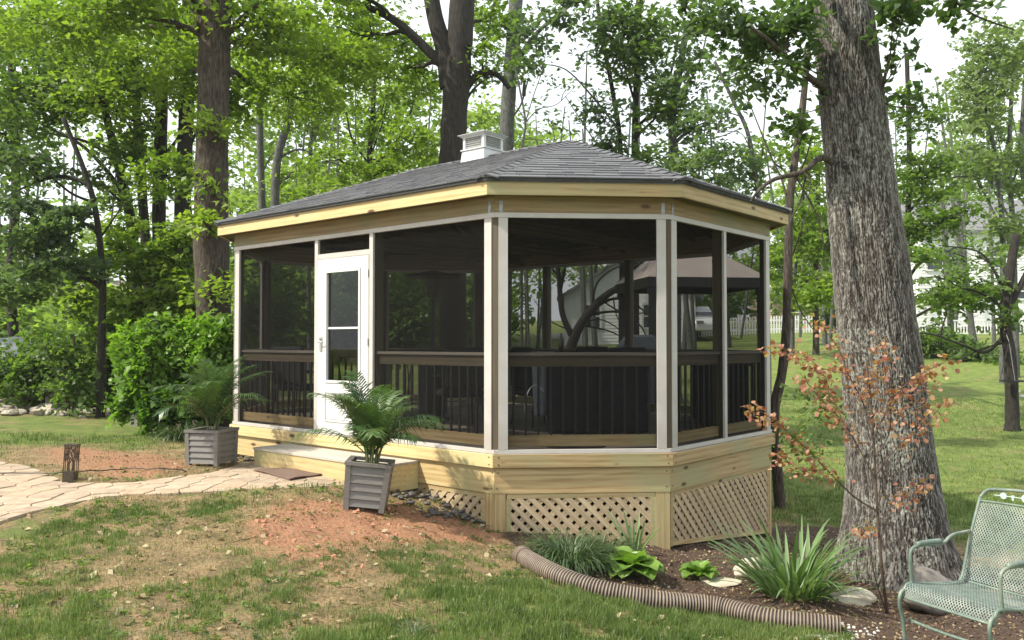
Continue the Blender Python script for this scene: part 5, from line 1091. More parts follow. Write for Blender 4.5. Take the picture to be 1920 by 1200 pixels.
# cloth hanging over a rail with cord
p = inside(1018, 10.3); mb = MB(); nx_, nz_ = 10, 14; vs = []
for i in range(nx_+1):
    for j in range(nz_+1): x = -.14+.28*i/nx_; z = .95-.78*j/nz_; vs.append((x*(1-.25*j/nz_), .03*math.sin(i*1.7+j*.2)+.012*math.sin(j*1.3), z))
mb.add(vs, [(i*(nz_+1)+j, (i+1)*(nz_+1)+j, (i+1)*(nz_+1)+j+1, i*(nz_+1)+j+1) for i in range(nx_) for j in range(nz_)])
o = mb.build('hanging_towel', plain('light_blue_grey_cloth', (.35, .38, .42), .9, .2, 9), smooth=True, M=Matrix.Translation(p)); m = o.modifiers.new('thick', 'SOLIDIFY'); m.thickness = .008; setp(o, 'pale cloth hanging behind the front rail balusters', 'towel')
mb = MB(); q = inside(988, 9.5); mb.tube(smooth([q+Vector((0, 0, .04)), q+Vector((-.02, 0, .35)), q+Vector((.02, .02, .52)), q+Vector((.10, .05, .58)), q+Vector((.2, .05, .50))], 6), .006, 5); setp(mb.build('extension_cable', M['white'], smooth=True), 'thin white cord looping up behind the front balusters', 'cord')
mb = MB(); q = inside(1000, 10.5); 
# round mat on the deck inside the front bay
q = gp(1078, 836); r_ = ray(1078, 836); tq = FZ/r_.z; q = r_*tq; mb = MB(); mb.tube([(q.x, q.y, FZ+.001), (q.x, q.y, FZ+.014)], .31, 40); setp(mb.build('round_mat', plain('dark_round_mat', (.04, .032, .028), .95, .2, 60)), 'small dark round mat on the deck boards behind the front screen', 'mat')
# bottle on the rail
r_ = ray(1052, 655); q = r_*(8.62/r_.y); mb = MB(); q.z = -.10; mb.tube([q+Vector((0, 0, h)) for h in (0, .005, .10, .13, .14, .19)], [.022, .03, .03, .012, .012, .014], 14); setp(mb.build('dark_bottle', M['black'], smooth=True), 'small dark bottle standing on the front rail cap', 'bottle')

# ---------------------------------------------------------------- doormat, cable, bollard lamp
qs = [gp(475, 886), gp(552, 879), gp(607, 893), gp(543, 905)]; c = sum(qs, Vector())/4; mb = MB(); top = []
n = 6; vs = []
for i in range(n+1):
    for j in range(n+1):
        a = qs[0].lerp(qs[1], i/n); b = qs[3].lerp(qs[2], i/n); p = a.lerp(b, j/n); vs.append((p.x, p.y, gz(p.x, p.y)+.018+.006*math.sin(i*1.3+j)))
mb.add(vs, [(i*(n+1)+j, i*(n+1)+j+1, (i+1)*(n+1)+j+1, (i+1)*(n+1)+j) for i in range(n) for j in range(n)])
o = mb.build('door_mat', M['rug']); m = o.modifiers.new('thick', 'SOLIDIFY'); m.thickness = .012; m.offset = 0; setp(o, 'flat dark brown mat lying on the pavers below the step', 'mat')
pts = [gp(-80, 899), gp(0, 894), (gp(70, 892)), gp(125, 893), gp(175, 890), gp(235, 885), gp(300, 889), gp(350, 888)]
mb = MB(); mb.tube([Vector((p.x, p.y, gsurf(p.x, p.y)+.022)) for p in smooth(pts, 8)], .006, 6); setp(mb.build('garden_cable', M['black'], smooth=True), 'thin black cable running over path and bare soil past the bollard light', 'cable')
b = gp(131, 903); hB, hw_ = .385, .055; Mb = Matrix.Translation((b.x, b.y, b.z-.01)) @ Matrix.Rotation(R(8), 4, 'Z') @ Matrix.Rotation(R(3), 4, 'Y')
bl = empty('bollard_light', (b.x, b.y, b.z-.01)); setp(bl, 'short bronze square bollard light with a cut-out tree, beside the path', 'garden light')
mb = MB()
mb.box((0, 0, .055), (2*hw_, 2*hw_, .11)); mb.box((0, 0, hB-.012), (2*hw_+.008, 2*hw_+.008, .02))
for sx_ in (-1, 1):
    for sy_ in (-1, 1): mb.box((sx_*(hw_-.004), sy_*(hw_-.004), hB/2), (.008, .008, hB-.03))
mb.build('housing', M['bronze'], bl, M=Mb)
for face in range(4):
    mb = MB(); Mf = Mb @ Matrix.Rotation(face*math.pi/2, 4, 'Z') @ Matrix.Translation((0, -hw_+.002, 0))
    def br_(pts, w0, w1):
        for i in range(len(pts)-1):
            a, b2 = pts[i], pts[i+1]; wa = w0+(w1-w0)*i/len(pts); wb = w0+(w1-w0)*(i+1)/len(pts); L = math.hypot(b2[0]-a[0], b2[1]-a[1]); nx, nz2 = -(b2[1]-a[1])/L, (b2[0]-a[0])/L
            q4 = [(a[0]+nx*wa, a[1]+nz2*wa), (a[0]-nx*wa, a[1]-nz2*wa), (b2[0]-nx*wb, b2[1]-nz2*wb), (b2[0]+nx*wb, b2[1]+nz2*wb)]
            mb.add([(p[0], -.001, p[1]) for p in q4]+[(p[0], .001, p[1]) for p in q4], [(0, 1, 2, 3), (7, 6, 5, 4), (0, 4, 5, 1), (1, 5, 6, 2), (2, 6, 7, 3), (3, 7, 4, 0)])
    br_([(0, .11), (-.002, .17), (.002, .21)], .010, .006)
    br_([(0, .19), (-.018, .225), (-.032, .25), (-.045, .30)], .005, .003); br_([(0, .195), (.02, .225), (.04, .245), (.048, .29)], .005, .003); br_([(.002, .21), (-.006, .26), (-.004, .32), (-.012, .36)], .005, .003); br_([(.002, .215), (.014, .26), (.018, .31), (.03, .36)], .004, .003)
    br_([(-.02, .228), (-.03, .29), (-.028, .35)], .003, .002); br_([(.02, .225), (.032, .29), (.034, .34)], .003, .002)
    for _ in range(16): x, z = random.uniform(-.048, .048), random.uniform(.265, .365); br_([(x, z), (x+random.uniform(-.010, .010), z+.012)], .004, .003)
    mb.build('tree_cutout', M['bronze'], bl, M=Mf)

# ---------------------------------------------------------------- planters and palms
def planter(label, corner_px, Y, w_, h, rz, tilt, taper):
    c = at(corner_px, 640, Y); z = float(gsurf(c.x, Y)); Mx = Matrix.Translation((c.x, Y, z-.005)) @ Matrix.Rotation(rz, 4, 'Z') @ Matrix.Rotation(tilt, 4, 'Y')
    root = empty('planter_box', (c.x, Y, z)); setp(root, label, 'planter', 'grey slatted planter boxes'); hb, htp = w_/2*(1-taper), w_/2
    for sx_, sy_ in ((-1, -1), (1, -1), (1, 1), (-1, 1)):
        mb = MB(); t = .024; a, b_ = hb-t, htp-t
        mb.add([(sx_*a+dx, sy_*a+dy, 0) for dx, dy in ((-t, -t), (t, -t), (t, t), (-t, t))]+[(sx_*b_+dx, sy_*b_+dy, h-.03) for dx, dy in ((-t, -t), (t, -t), (t, t), (-t, t))], [(3, 2, 1, 0), (4, 5, 6, 7), (0, 1, 5, 4), (1, 2, 6, 5), (2, 3, 7, 6), (3, 0, 4, 7)]); mb.build('corner_leg', M['grey_plastic'], root, M=Mx)
    for face in range(4):
        Mf = Mx @ Matrix.Rotation(face*math.pi/2, 4, 'Z')
        for k in range(5):
            z0 = .035+k*(h-.075)/5; z1 = z0+(h-.075)/5; ya = hb+(htp-hb)*z0/h; yb = hb+(htp-hb)*z1/h; xa = ya-.047; xb = yb-.047
            mb = MB(); mb.add([(-xa, -ya-.001+.002, z0), (xa, -ya+.001, z0), (xb, -yb+.020, z1), (-xb, -yb+.020, z1), (-xa, -ya+.030, z0), (xa, -ya+.030, z0), (xb, -yb+.034, z1), (-xb, -yb+.034, z1)], [(0, 1, 2, 3), (5, 4, 7, 6), (4, 5, 1, 0), (3, 2, 6, 7)]); mb.build('slat', M['grey_plastic'], root, M=Mf)
        mb = MB(); mb.prism([(-htp-.008, -htp-.008), (htp+.008, -htp-.008), (htp-.04, -htp+.04), (-htp+.04, -htp+.04)], h-.03, h); mb.build('rim', M['grey_plastic'], root, M=Mf)
    mb = MB(); mb.box((0, 0, h-.07), (2*htp-.07, 2*htp-.07, .02)); mb.build('soil', M['soilm'], root, M=Mx)
    return Mx, h
def palm(label, Mx, h, nfr, L, seed, bias=(0, 0)):
    rnd = random.Random(seed); o3 = Mx @ Vector((0, 0, h-.06)); root = empty('potted_palm', o3); setp(root, label, 'palm', 'potted palms by the step')
    mb = MB(); 
    for k in range(7):
        a = rnd.random()*6.28; r0 = rnd.uniform(.02, .07); mb.tube(smooth([(r0*math.cos(a), r0*math.sin(a), 0), (r0*1.4*math.cos(a), r0*1.4*math.sin(a), L*.16), (r0*2.2*math.cos(a), r0*2.2*math.sin(a), L*.32)], 3), [.013]*7, 6, cap=False)
    mb.build('stem', M['leaf_palm_stem'], root, M=Matrix.Translation(o3), smooth=True)
    for k in range(nfr):
        a = k*2.399+rnd.uniform(-.3, .3); el = rnd.uniform(.55, 1.5); ln = L*rnd.uniform(.75, 1.1)*(1.0 if el > .7 else .85)
        hx, hy = math.cos(a)+bias[0]*.3, math.sin(a)+bias[1]*.3; pts = []; p = Vector((.04*math.cos(a), .04*math.sin(a), .12)); e = el+.25
        nS = 16
        for i in range(nS+1):
            pts.append(p.copy()); e -= (1.15-.25*el)/nS*1.35*(.4+1.2*i/nS); p = p+Vector((hx*math.cos(e), hy*math.cos(e), math.sin(e)))*ln/nS
        fr = MB(); fr.tube(pts, [.006*(1-.8*i/nS) for i in range(nS+1)], 4, cap=False)
        for i in range(4, nS*2+1):
            t = i/(nS*2); j = min(int(t*nS), nS-1); q = pts[j].lerp(pts[j+1], t*nS-j); T = (pts[j+1]-pts[j]).normalized(); Sd = T.cross(Vector((0, 0, 1)))
            Sd = Sd.normalized() if Sd.length > .05 else Vector((1, 0, 0)); U = Sd.cross(T).normalized()
            ll = L*.33*math.sin(math.pi*(.12+.80*t))**.7*rnd.uniform(.85, 1.1)
            for s_ in (-1, 1):
                d0 = (T*(.55+.5*t)+Sd*s_*.9+U*.25).normalized(); w_ = .0078
                a0 = q; a1 = q+d0*ll*.5+Vector((0, 0, -.02)); a2 = q+d0*ll+Vector((0, 0, -.42*ll*rnd.uniform(.5, 1.7)))
                wv = d0.cross(U).normalized()*w_; fr.add([a0-wv*.5, a0+wv*.5, a1+wv, a1-wv, a2], [(0, 1, 2, 3), (3, 2, 4)])
        me = fr.mesh('frond'); tv = rnd.uniform(.15, .85); at_ = me.attributes.new('tint', 'FLOAT', 'FACE'); at_.data.foreach_set('value', [min(1, max(0, tv+rnd.gauss(0, .15))) for _ in me.polygons])
        child('frond', me, root, M['leaf_palm'], Matrix.Translation(o3))
M['leaf_palm_stem'] = plain('palm_stem', (.12, .14, .05), .6)
Mx, h = planter('grey slatted planter tilting at the right end of the step, holding a palm', 687, 7.75, .40, .43, R(3), R(6), .10)
palm('dark green palm in the tilting planter in front of the white door', Mx, h, 24, .80, 3)
Mx, h = planter('grey slatted planter on the grass left of the step, holding a palm', 399, 9.75, .42, .41, R(-14), 0, .04)
palm('pale-stemmed green palm in the planter at the gazebo left corner', Mx, h, 24, .84, 8, (.6, 0))

# ---------------------------------------------------------------- strappy plants, hostas, pipe, stones
def blade_leaf(base, az, el, L, w_, droop, n=7, fold=.15):
    p = Vector(base); e = el; pts = []; 
    for i in range(n+1):
        pts.append((p.copy(), e)); p = p+Vector((math.cos(az)*math.cos(e), math.sin(az)*math.cos(e), math.sin(e)))*L/n; e -= droop/n*(.3+1.4*i/n)
    S_ = Vector((-math.sin(az), math.cos(az), 0)); vs = []; fs = []
    for i, (q, e) in enumerate(pts):
        t = i/n; ww = w_*(.7+.5*t if t < .4 else .9)*(1 if t < .6 else max(.04, 1-(t-.6)/.4)**.7); U = Vector((-math.cos(az)*math.sin(e), -math.sin(az)*math.sin(e), math.cos(e)))
        vs += [q-S_*ww+U*ww*fold, q-U*ww*fold*.5, q+S_*ww+U*ww*fold]
    for i in range(n): a = i*3; fs += [(a, a+1, a+4, a+3), (a+1, a+2, a+5, a+4)]
    return vs, fs
def clump(name, label, c, n, Lr, wr, elr, droopr, spread, mat, cat='plant', group=None, single=True, tone=(.1, .9)):
    root = empty(name, c); setp(root, label, cat, group); allm = MB(); tint = []
    for k in range(n):
        a = random.random()*6.283; r0 = spread*math.sqrt(random.random()); b_ = Vector((math.cos(a)*r0, math.sin(a)*r0, -.01)); az = a+random.gauss(0, .5)
        el = random.uniform(*elr)*(1-.35*r0/spread if spread else 1); vs, fs = blade_leaf(b_, az, el, random.uniform(*Lr), random.uniform(*wr), random.uniform(*droopr))
        tv = random.uniform(*tone)
        if single:
            m_ = MB(); m_.add(vs, fs); me = m_.mesh('leaf', True); at_ = me.attributes.new('tint', 'FLOAT', 'FACE'); at_.data.foreach_set('value', [tv]*len(me.polygons)); child('leaf', me, root, M[mat], Matrix.Translation(c))
        else: allm.add(vs, fs); tint += [tv]*len(fs)
    if not single:
        me = allm.mesh('foliage', True); at_ = me.attributes.new('tint', 'FLOAT', 'FACE'); at_.data.foreach_set('value', tint); setp(child('foliage', me, root, M[mat], Matrix.Translation(c)), kind='stuff')
    return root
def gpt(px, py, dz=0): p = gp(px, py); p.z = float(gsurf(p.x, p.y))+dz; return p
clump('iris_plant', 'tall clump of broad strap-like iris leaves growing over the drain pipe', gpt(1487, 1122), 150, (.38, .82), (.012, .021), (.8, 1.52), (.2, 1.6), .20, 'leaf_iris', 'plant')
clump('iris_plant', 'small upright iris spray between the lily turf and the lattice', gpt(1190, 1046), 16, (.34, .52), (.009, .014), (1.1, 1.5), (.1, .7), .05, 'leaf_iris', 'plant')
clump('lily_turf', 'arching dark lily turf mound in front of the lattice, behind the drain pipe end', gpt(1062, 1062), 760, (.28, .50), (.003, .0055), (.8, 1.5), (1.9, 3.3), .20, 'leaf_lirio', 'plant', 'lily turf mounds', False)
clump('lily_turf', 'smaller dark lily turf mound beside the first, nearer the small iris', gpt(1132, 1056), 420, (.22, .42), (.003, .0055), (.8, 1.5), (1.8, 3.2), .13, 'leaf_lirio', 'plant', 'lily turf mounds', False)
clump('lily_turf', 'grey-green lily turf mound beside the left planter', gpt(345, 828), 340, (.3, .5), (.004, .008), (.8, 1.5), (1.6, 3.0), .16, 'leaf_lirio', 'plant', 'lily turf mounds', False)
clump('lily_turf', 'small tuft of lily turf at the bottom edge of the lawn', gpt(770, 1196), 60, (.07, .14), (.002, .004), (.5, 1.5), (1., 2.), .05, 'leaf_lirio', 'plant', 'lily turf mounds', False)
def hosta(label, c, n, size, group=None):
    root = empty('hosta_plant', c); setp(root, label, 'plant', group)
    for k in range(n):
        a = k*2.399+random.gauss(0, .2); t = math.sqrt((k+.5)/n); el = 1.45-1.15*t; L = size*random.uniform(.6, 1); p = Vector((math.cos(a)*.03*t, math.sin(a)*.03*t, .02)); S_ = Vector((-math.sin(a), math.cos(a), 0)); vs = []; fs = []; e = el+.35; nn = 7; m = 6
        for i in range(nn+1):
            u_ = i/nn; ww = L*.36*(.12 if u_ < .15 else math.sin(math.pi*min(1, (u_-.1)/.9))**.75+.02); U = Vector((-math.cos(a)*math.sin(e), -math.sin(a)*math.sin(e), math.cos(e)))
            for j in range(m+1):
                s_ = j/m*2-1; vs.append(p+S_*s_*ww+U*(abs(s_)**1.5*ww*.35+math.sin(s_*7+k)*.004+math.sin(u_*13+s_*9+k)*.005))
            p = p+Vector((math.cos(a)*math.cos(e), math.sin(a)*math.cos(e), math.sin(e)))*L/nn; e -= .22
        for i in range(nn):
            for j in range(m): q = i*(m+1)+j; fs.append((q, q+1, q+m+2, q+m+1))
        m_ = MB(); m_.add(vs, fs); me = m_.mesh('leaf', True); tv = random.uniform(.2, .95); at_ = me.attributes.new('tint', 'FLOAT', 'FACE'); at_.data.foreach_set('value', [tv]*len(me.polygons)); child('leaf', me, root, M['leaf_hosta'], Matrix.Translation(c))
hosta('lush lime green hosta with wavy leaves just behind the drain pipe', gpt(1182, 1084), 36, .31); hosta('small young hosta on bare mulch between the large hosta and the iris', gpt(1312, 1084), 14, .18)
# corrugated pipe edging
ctr = smooth([gpt(978, 1058, .04), gpt(1040, 1094, .05), gpt(1120, 1122, .055), gpt(1230, 1142, .055), gpt(1340, 1157, .055), gpt(1440, 1174, .05), gpt(1575, 1190, .04)], 12)
dl = [0]; [dl.append(dl[-1]+(ctr[i]-ctr[i-1]).length) for i in range(1, len(ctr))]; Lp = dl[-1]; nst = int(Lp/.0042); pts = []; rad = []
for i in range(nst):
    s_ = Lp*i/(nst-1); j = max(k for k in range(len(dl)) if dl[k] <= s_+1e-9); j = min(j, len(dl)-2); pts.append(ctr[j].lerp(ctr[j+1], (s_-dl[j])/(dl[j+1]-dl[j]))); ph = (s_/.023) % 1; rad.append(.060+.0135*(.5+.5*math.sin(ph*2*math.pi))**.7)
pr = empty('drain_pipe', ctr[0]); setp(pr, 'brown-black corrugated drain pipe laid as a curved edging of the flower bed', 'pipe')
mb = MB(); mb.tube(pts, rad, 20, cap=False); me = mb.mesh('corrugated_tube', True); at_ = me.attributes.new('ridge', 'FLOAT', 'POINT'); at_.data.foreach_set('value', np.repeat(np.clip((np.array(rad)-.060)/.0135, 0, 1), 20).astype(np.float32))
m, nt, b_, o_ = newmat('ribbed_dusty_pipe'); aa_ = N(nt, 'ShaderNodeAttribute', attribute_name='ridge'); mp = coords(nt); nn_ = N(nt, 'ShaderNodeTexNoise', Scale=9, Detail=6); nt.links.new(mp.outputs[0], nn_.inputs['Vector'])
mu_ = N(nt, 'ShaderNodeMath', operation='MULTIPLY_ADD'); mu_.inputs[1].default_value = .5; nt.links.new(nn_.outputs['Fac'], mu_.inputs[0]); nt.links.new(aa_.outputs['Fac'], mu_.inputs[2]); hh_ = N(nt, 'ShaderNodeMath', operation='MULTIPLY'); hh_.inputs[1].default_value = .65; nt.links.new(mu_.outputs[0], hh_.inputs[0])
rr_ = ramp(nt, [(.15, (.018, .013, .010)), (.55, (.09, .065, .048)), (.95, (.36, .29, .22))], hh_.outputs[0]); nt.links.new(rr_.outputs[0], b_.inputs['Base Color']); b_.inputs['Roughness'].default_value = .6
child('corrugated_tube', me, pr, m)
def tube_hole(a, b, r, name): mb = MB(); d_ = (b-a).normalized(); mb.tube([a, a+d_*.003, b-d_*.003, b], [r*.96, r, r, r*.96], 20); mb.build(name, M['pipe'], pr)
tube_hole(ctr[0]-(ctr[1]-ctr[0]).normalized()*.015, ctr[0]+(ctr[2]-ctr[0])*.9, .080, 'coupling')
# stones
def rock_mesh(sx_, sy_, sz_, seed, det=2, rough=.25):
    import bmesh
    bm = bmesh.new(); bmesh.ops.create_icosphere(bm, subdivisions=det, radius=1); r0 = np.random.default_rng(seed); ph = r0.random(9)*6; pl = [Vector(r0.normal(size=3)).normalized() for _ in range(6)]; pd = r0.uniform(.55, .85, 6)
    for v in bm.verts:
        n = v.co.copy(); k = 1+rough*(math.sin(n.x*2.3+ph[0])*math.sin(n.y*2.7+ph[1])+.5*math.sin(n.z*4.1+n.x*3+ph[2])); p = n*k
        for a, d_ in zip(pl, pd):
            e = p.dot(a)-d_
            if e > 0: p -= a*e*.85
        v.co = Vector((p.x*sx_, p.y*sy_, p.z*sz_))
    me = bpy.data.meshes.new('stone'); bm.to_mesh(me); bm.free(); return me
def rock(name, label, c, size, mat, seed, rz=0, cat='stone', group=None, det=4):
    me = rock_mesh(*size, seed, det); me.shade_smooth(); o = link(name, me, None, M[mat]); o.location = c; o.rotation_euler = (0, 0, rz); setp(o, label, cat, group); return o
rock('boulder', 'large pale boulder half hidden behind the tall iris leaves', gpt(1412, 1082, .03), (.19, .14, .15), 'stone_white', 3)
rock('boulder', 'flat whitish boulder on the mulch right of the iris, below the oak', gpt(1600, 1130, .015), (.19, .13, .075), 'stone_white', 5)
q = at(1735, 640, 6.45); rock('boulder', 'grey-brown block-shaped stone rising behind the seat of the green chair', Vector((q.x, 6.45, float(gsurf(q.x, 6.45))+.11)), (.20, .15, .19), 'stone_grey', 14, .2)
rock('boulder', 'small rounded stone between the lily turf and the lime hosta', gpt(1105, 1066, .02), (.06, .05, .06), 'stone_grey', 9)
rock('boulder', 'low sandstone slab near the small hosta', gpt(1350, 1094, 0), (.17, .12, .035), 'stone_white', 19)
# white pebble patch by the pipe end
vs = MB(); 
for k in range(170):
    px = 1560+random.gauss(0, 32); py = 1190+random.gauss(0, 9); p = gpt(px, py); s_ = random.uniform(.006, .016); me = None
    a = random.random()*6; vs.add([(p.x+s_*math.cos(a+q*1.2566)*random.uniform(.7, 1.1), p.y+s_*math.sin(a+q*1.2566), p.z-.003) for q in range(5)]+[(p.x+s_*.6*math.cos(a+q*1.2566), p.y+s_*.6*math.sin(a+q*1.2566), p.z+s_*.7) for q in range(5)], [(q, (q+1) % 5, (q+1) % 5+5, q+5) for q in range(5)]+[(5, 6, 7, 8, 9)])
setp(vs.build('white_pebbles', M['pebble']), 'patch of small white pebbles at the end of the drain pipe', 'pebbles', kind='stuff')
# dark river stones along the skirt: one border thing, each stone a piece
rbd = empty('river_stone_border', gpt(880, 960)); setp(rbd, 'band of dark river stones along the foot of the gazebo below the step', 'stone border'); rms = [rock_mesh(1, .72, .5, 100+k, 2) for k in range(8)]
for m in rms: m.shade_smooth(); m.materials.append(M['stone_dark'])
a0, a1 = [gp(725, 925), gp(800, 958), gp(880, 975), gp(960, 990)], [gp(745, 912), gp(830, 930), gp(910, 962), gp(990, 985)]
A_, B_2 = smooth(a0, 8), smooth(a1, 8)
for k in range(255):
    t = random.random()*.999*(len(A_)-1); j = int(t); a = A_[j].lerp(A_[j+1], t-j); b = B_2[j].lerp(B_2[j+1], t-j); q = a.lerp(b, random.uniform(-.25, 1.3)); s_ = random.uniform(.022, .050)
    z = float(gsurf(q.x, q.y))+s_*.25+random.uniform(0, .035)
    child('stone', rms[k % 8], rbd, None, Matrix.Translation((q.x, q.y, z)) @ Matrix.Rotation(random.random()*6.28, 4, 'Z') @ Matrix.Rotation(random.gauss(0, .3), 4, 'X') @ Matrix.Diagonal((s_, s_, s_, 1)))
# few stones by the left planter
for k in range(24):
    p = gpt(random.uniform(440, 480), random.uniform(856, 866)); s_ = random.uniform(.02, .04); child('stone', rms[k % 8], rbd, None, Matrix.Translation((p.x, p.y, p.z+.01)) @ Matrix.Rotation(random.random()*6.28, 4, 'Z') @ Matrix.Diagonal((s_, s_, s_, 1)))
# pale stone border at the left bed
lb = empty('stone_border', gpt(150, 778)); setp(lb, 'low border of pale field stones between the grass and the left bushes', 'stone border'); pm = [rock_mesh(1, .75, .55, 200+k, 2) for k in range(8)]
for m in pm: m.materials.append(M['stone'])
for k in range(150):
    px = random.uniform(-60, 305); py = 777+random.gauss(0, 4) if px > 100 else random.uniform(742, 781); p = gpt(px, py); s_ = random.uniform(.07, .15) if px > 100 else random.uniform(.10, .24)
    child('stone', pm[k % 8], lb, None, Matrix.Translation((p.x, p.y, p.z+s_*.25)) @ Matrix.Rotation(random.random()*6.28, 4, 'Z') @ Matrix.Diagonal((s_, s_, s_, 1)))
for k in range(40):
    px = random.uniform(310, 345); p = gpt(px, random.uniform(770, 800)); s_ = random.uniform(.05, .10); child('stone', pm[k % 8], lb, None, Matrix.Translation((p.x, p.y, p.z+s_*.25)) @ Matrix.Diagonal((s_, s_, s_, 1)))
# flat flagstones perched on it
for px, py, label, sz in [(50, 748, 'wide grey flagstone tilted on the left stone pile', (.42, .3, .05)), (78, 735, 'upper grey flagstone leaning on the stone pillar', (.30, .22, .035))]:
    p = gpt(px, 770); q = at(px, py, p.y); o = rock('flagstone', label, q, sz, 'stone_grey', 33+px, .2, 'stone', None, 3); o.rotation_euler = (R(-8), R(4), .3)
p = gpt(97, 770); mb = MB(); 
st = empty('stone_pedestal', p); setp(st, 'short grey stone pedestal in the left bed', 'pedestal'); top = at(97, 728, p.y).z-p.z
for k, (z0, z1, w_) in enumerate([(0, .12, .2), (.12, top-.07, .13), (top-.07, top, .24)]): mb = MB(); mb.box((p.x, p.y, p.z+(z0+z1)/2), (w_*1.6, w_*1.4, z1-z0-.002)); bevel(mb.build(('plinth', 'column', 'capital')[k], M['concrete'], st), .02)
# garden bench in front of the shrub
p = gpt(285, 800); bz = at(285, 768, p.y).z; be = empty('stone_bench', p); setp(be, 'low weathered stone bench in front of the bright green shrub', 'bench')
mb = MB(); mb.box((p.x+.15, p.y, bz), (1.1, .34, .07)); bevel(mb.build('slab', M['concrete'], be), .015)
for sx_ in (-.25, .55): mb = MB(); mb.box((p.x+sx_, p.y, (bz-.036+p.z-.05)/2), (.12, .28, bz-.036-p.z+.05)); mb.build('support', M['concrete'], be)
# shepherd hook
p = gpt(285, 822); tp = at(281, 610, p.y); mb = MB(); mb.tube([p, Vector((tp.x, p.y, tp.z))]+[Vector((tp.x+.07-.07*math.cos(a), p.y, tp.z+.09*math.sin(a))) for a in (.6, 1.2, 1.8, 2.4, 3.0)]+[Vector((tp.x+.15, p.y, tp.z-.05))], .007, 6); setp(mb.build('shepherd_hook', M['black'], smooth=True), 'thin black shepherd hook standing in front of the bright green shrub', 'plant hook')
# tarp-covered pile and orange tub
p = at(20, 640, 19.5); g0 = gz(p.x, 19.5); hh = at(30, 632, 19.5).z-g0; nx_, ny_ = 60, 24; vs = []
for i in range(nx_+1):
    for j in range(ny_+1):
        u_, v_ = i/nx_*2-1, j/ny_*2-1; e = max(0, 1-abs(u_)**3.2)*max(0, 1-abs(v_)**3); z = hh*e**.45*(1-.13*u_*u_-.1*max(0, u_))+(.03*math.sin(u_*26+v_*4)*abs(v_)+.02*math.sin(u_*11+v_*7))*e**.3
        vs.append((p.x+u_*1.35, 19.5+v_*.9*(1-.04*math.sin(u_*17)), g0+max(-.02, z)))
mb = MB(); mb.add(vs, [(i*(ny_+1)+j, (i+1)*(ny_+1)+j, (i+1)*(ny_+1)+j+1, i*(ny_+1)+j+1) for i in range(nx_) for j in range(ny_)]); setp(mb.build('tarp_covered_pile', M['tarp'], smooth=True), 'pile under a creased dark grey tarp at the far left edge', 'tarp')
q = at(77, 640, 21.5); zt2 = at(77, 625, 21.5).z; z0 = gz(q.x, 21.5); mb = MB(); mb.tube([(q.x, 21.5, z0), (q.x, 21.5, zt2-.05), (q.x, 21.5, zt2)], [.14, .17, .19], 16); setp(mb.build('orange_tub', M['orange']), 'orange tub showing behind the tarp-covered pile', 'tub')
# tree swing
c = at(1897, 640, 18.6); sz = at(1897, 714, 18.6).z; sw = empty('saucer_swing', (c.x, 18.6, sz)); setp(sw, 'round dark saucer swing hanging from the tree at the right edge', 'swing')
mb = MB(); ringp = [(c.x+.24*math.cos(a), 18.6+.24*math.sin(a), sz) for a in np.linspace(0, 2*np.pi, 25)]; mb.tube(ringp, .018, 6, cap=False); mb.build('hoop', M['black'], sw)
mb = MB(); mb.tube([(c.x, 18.6, sz-.02), (c.x, 18.6, sz-.012)], .235, 24); mb.build('seat', M['dark'], sw)
for a in (.6, 2.5, 4.4): mb = MB(); mb.tube([(c.x+.24*math.cos(a), 18.6+.24*math.sin(a), sz), (c.x, 18.7, sz+.85), (c.x, 18.9, sz+1.2)], .007, 4); mb.build('rope', M['black'], sw)
for k, (px, py) in enumerate([(1905, 738), (1918, 745)]):
    rock('boulder', ['small white stone on the lawn below the swing', 'second white stone on the lawn at the right edge'][k], gpt(px, py), (.13, .1, .06), 'pebble', 50+k)

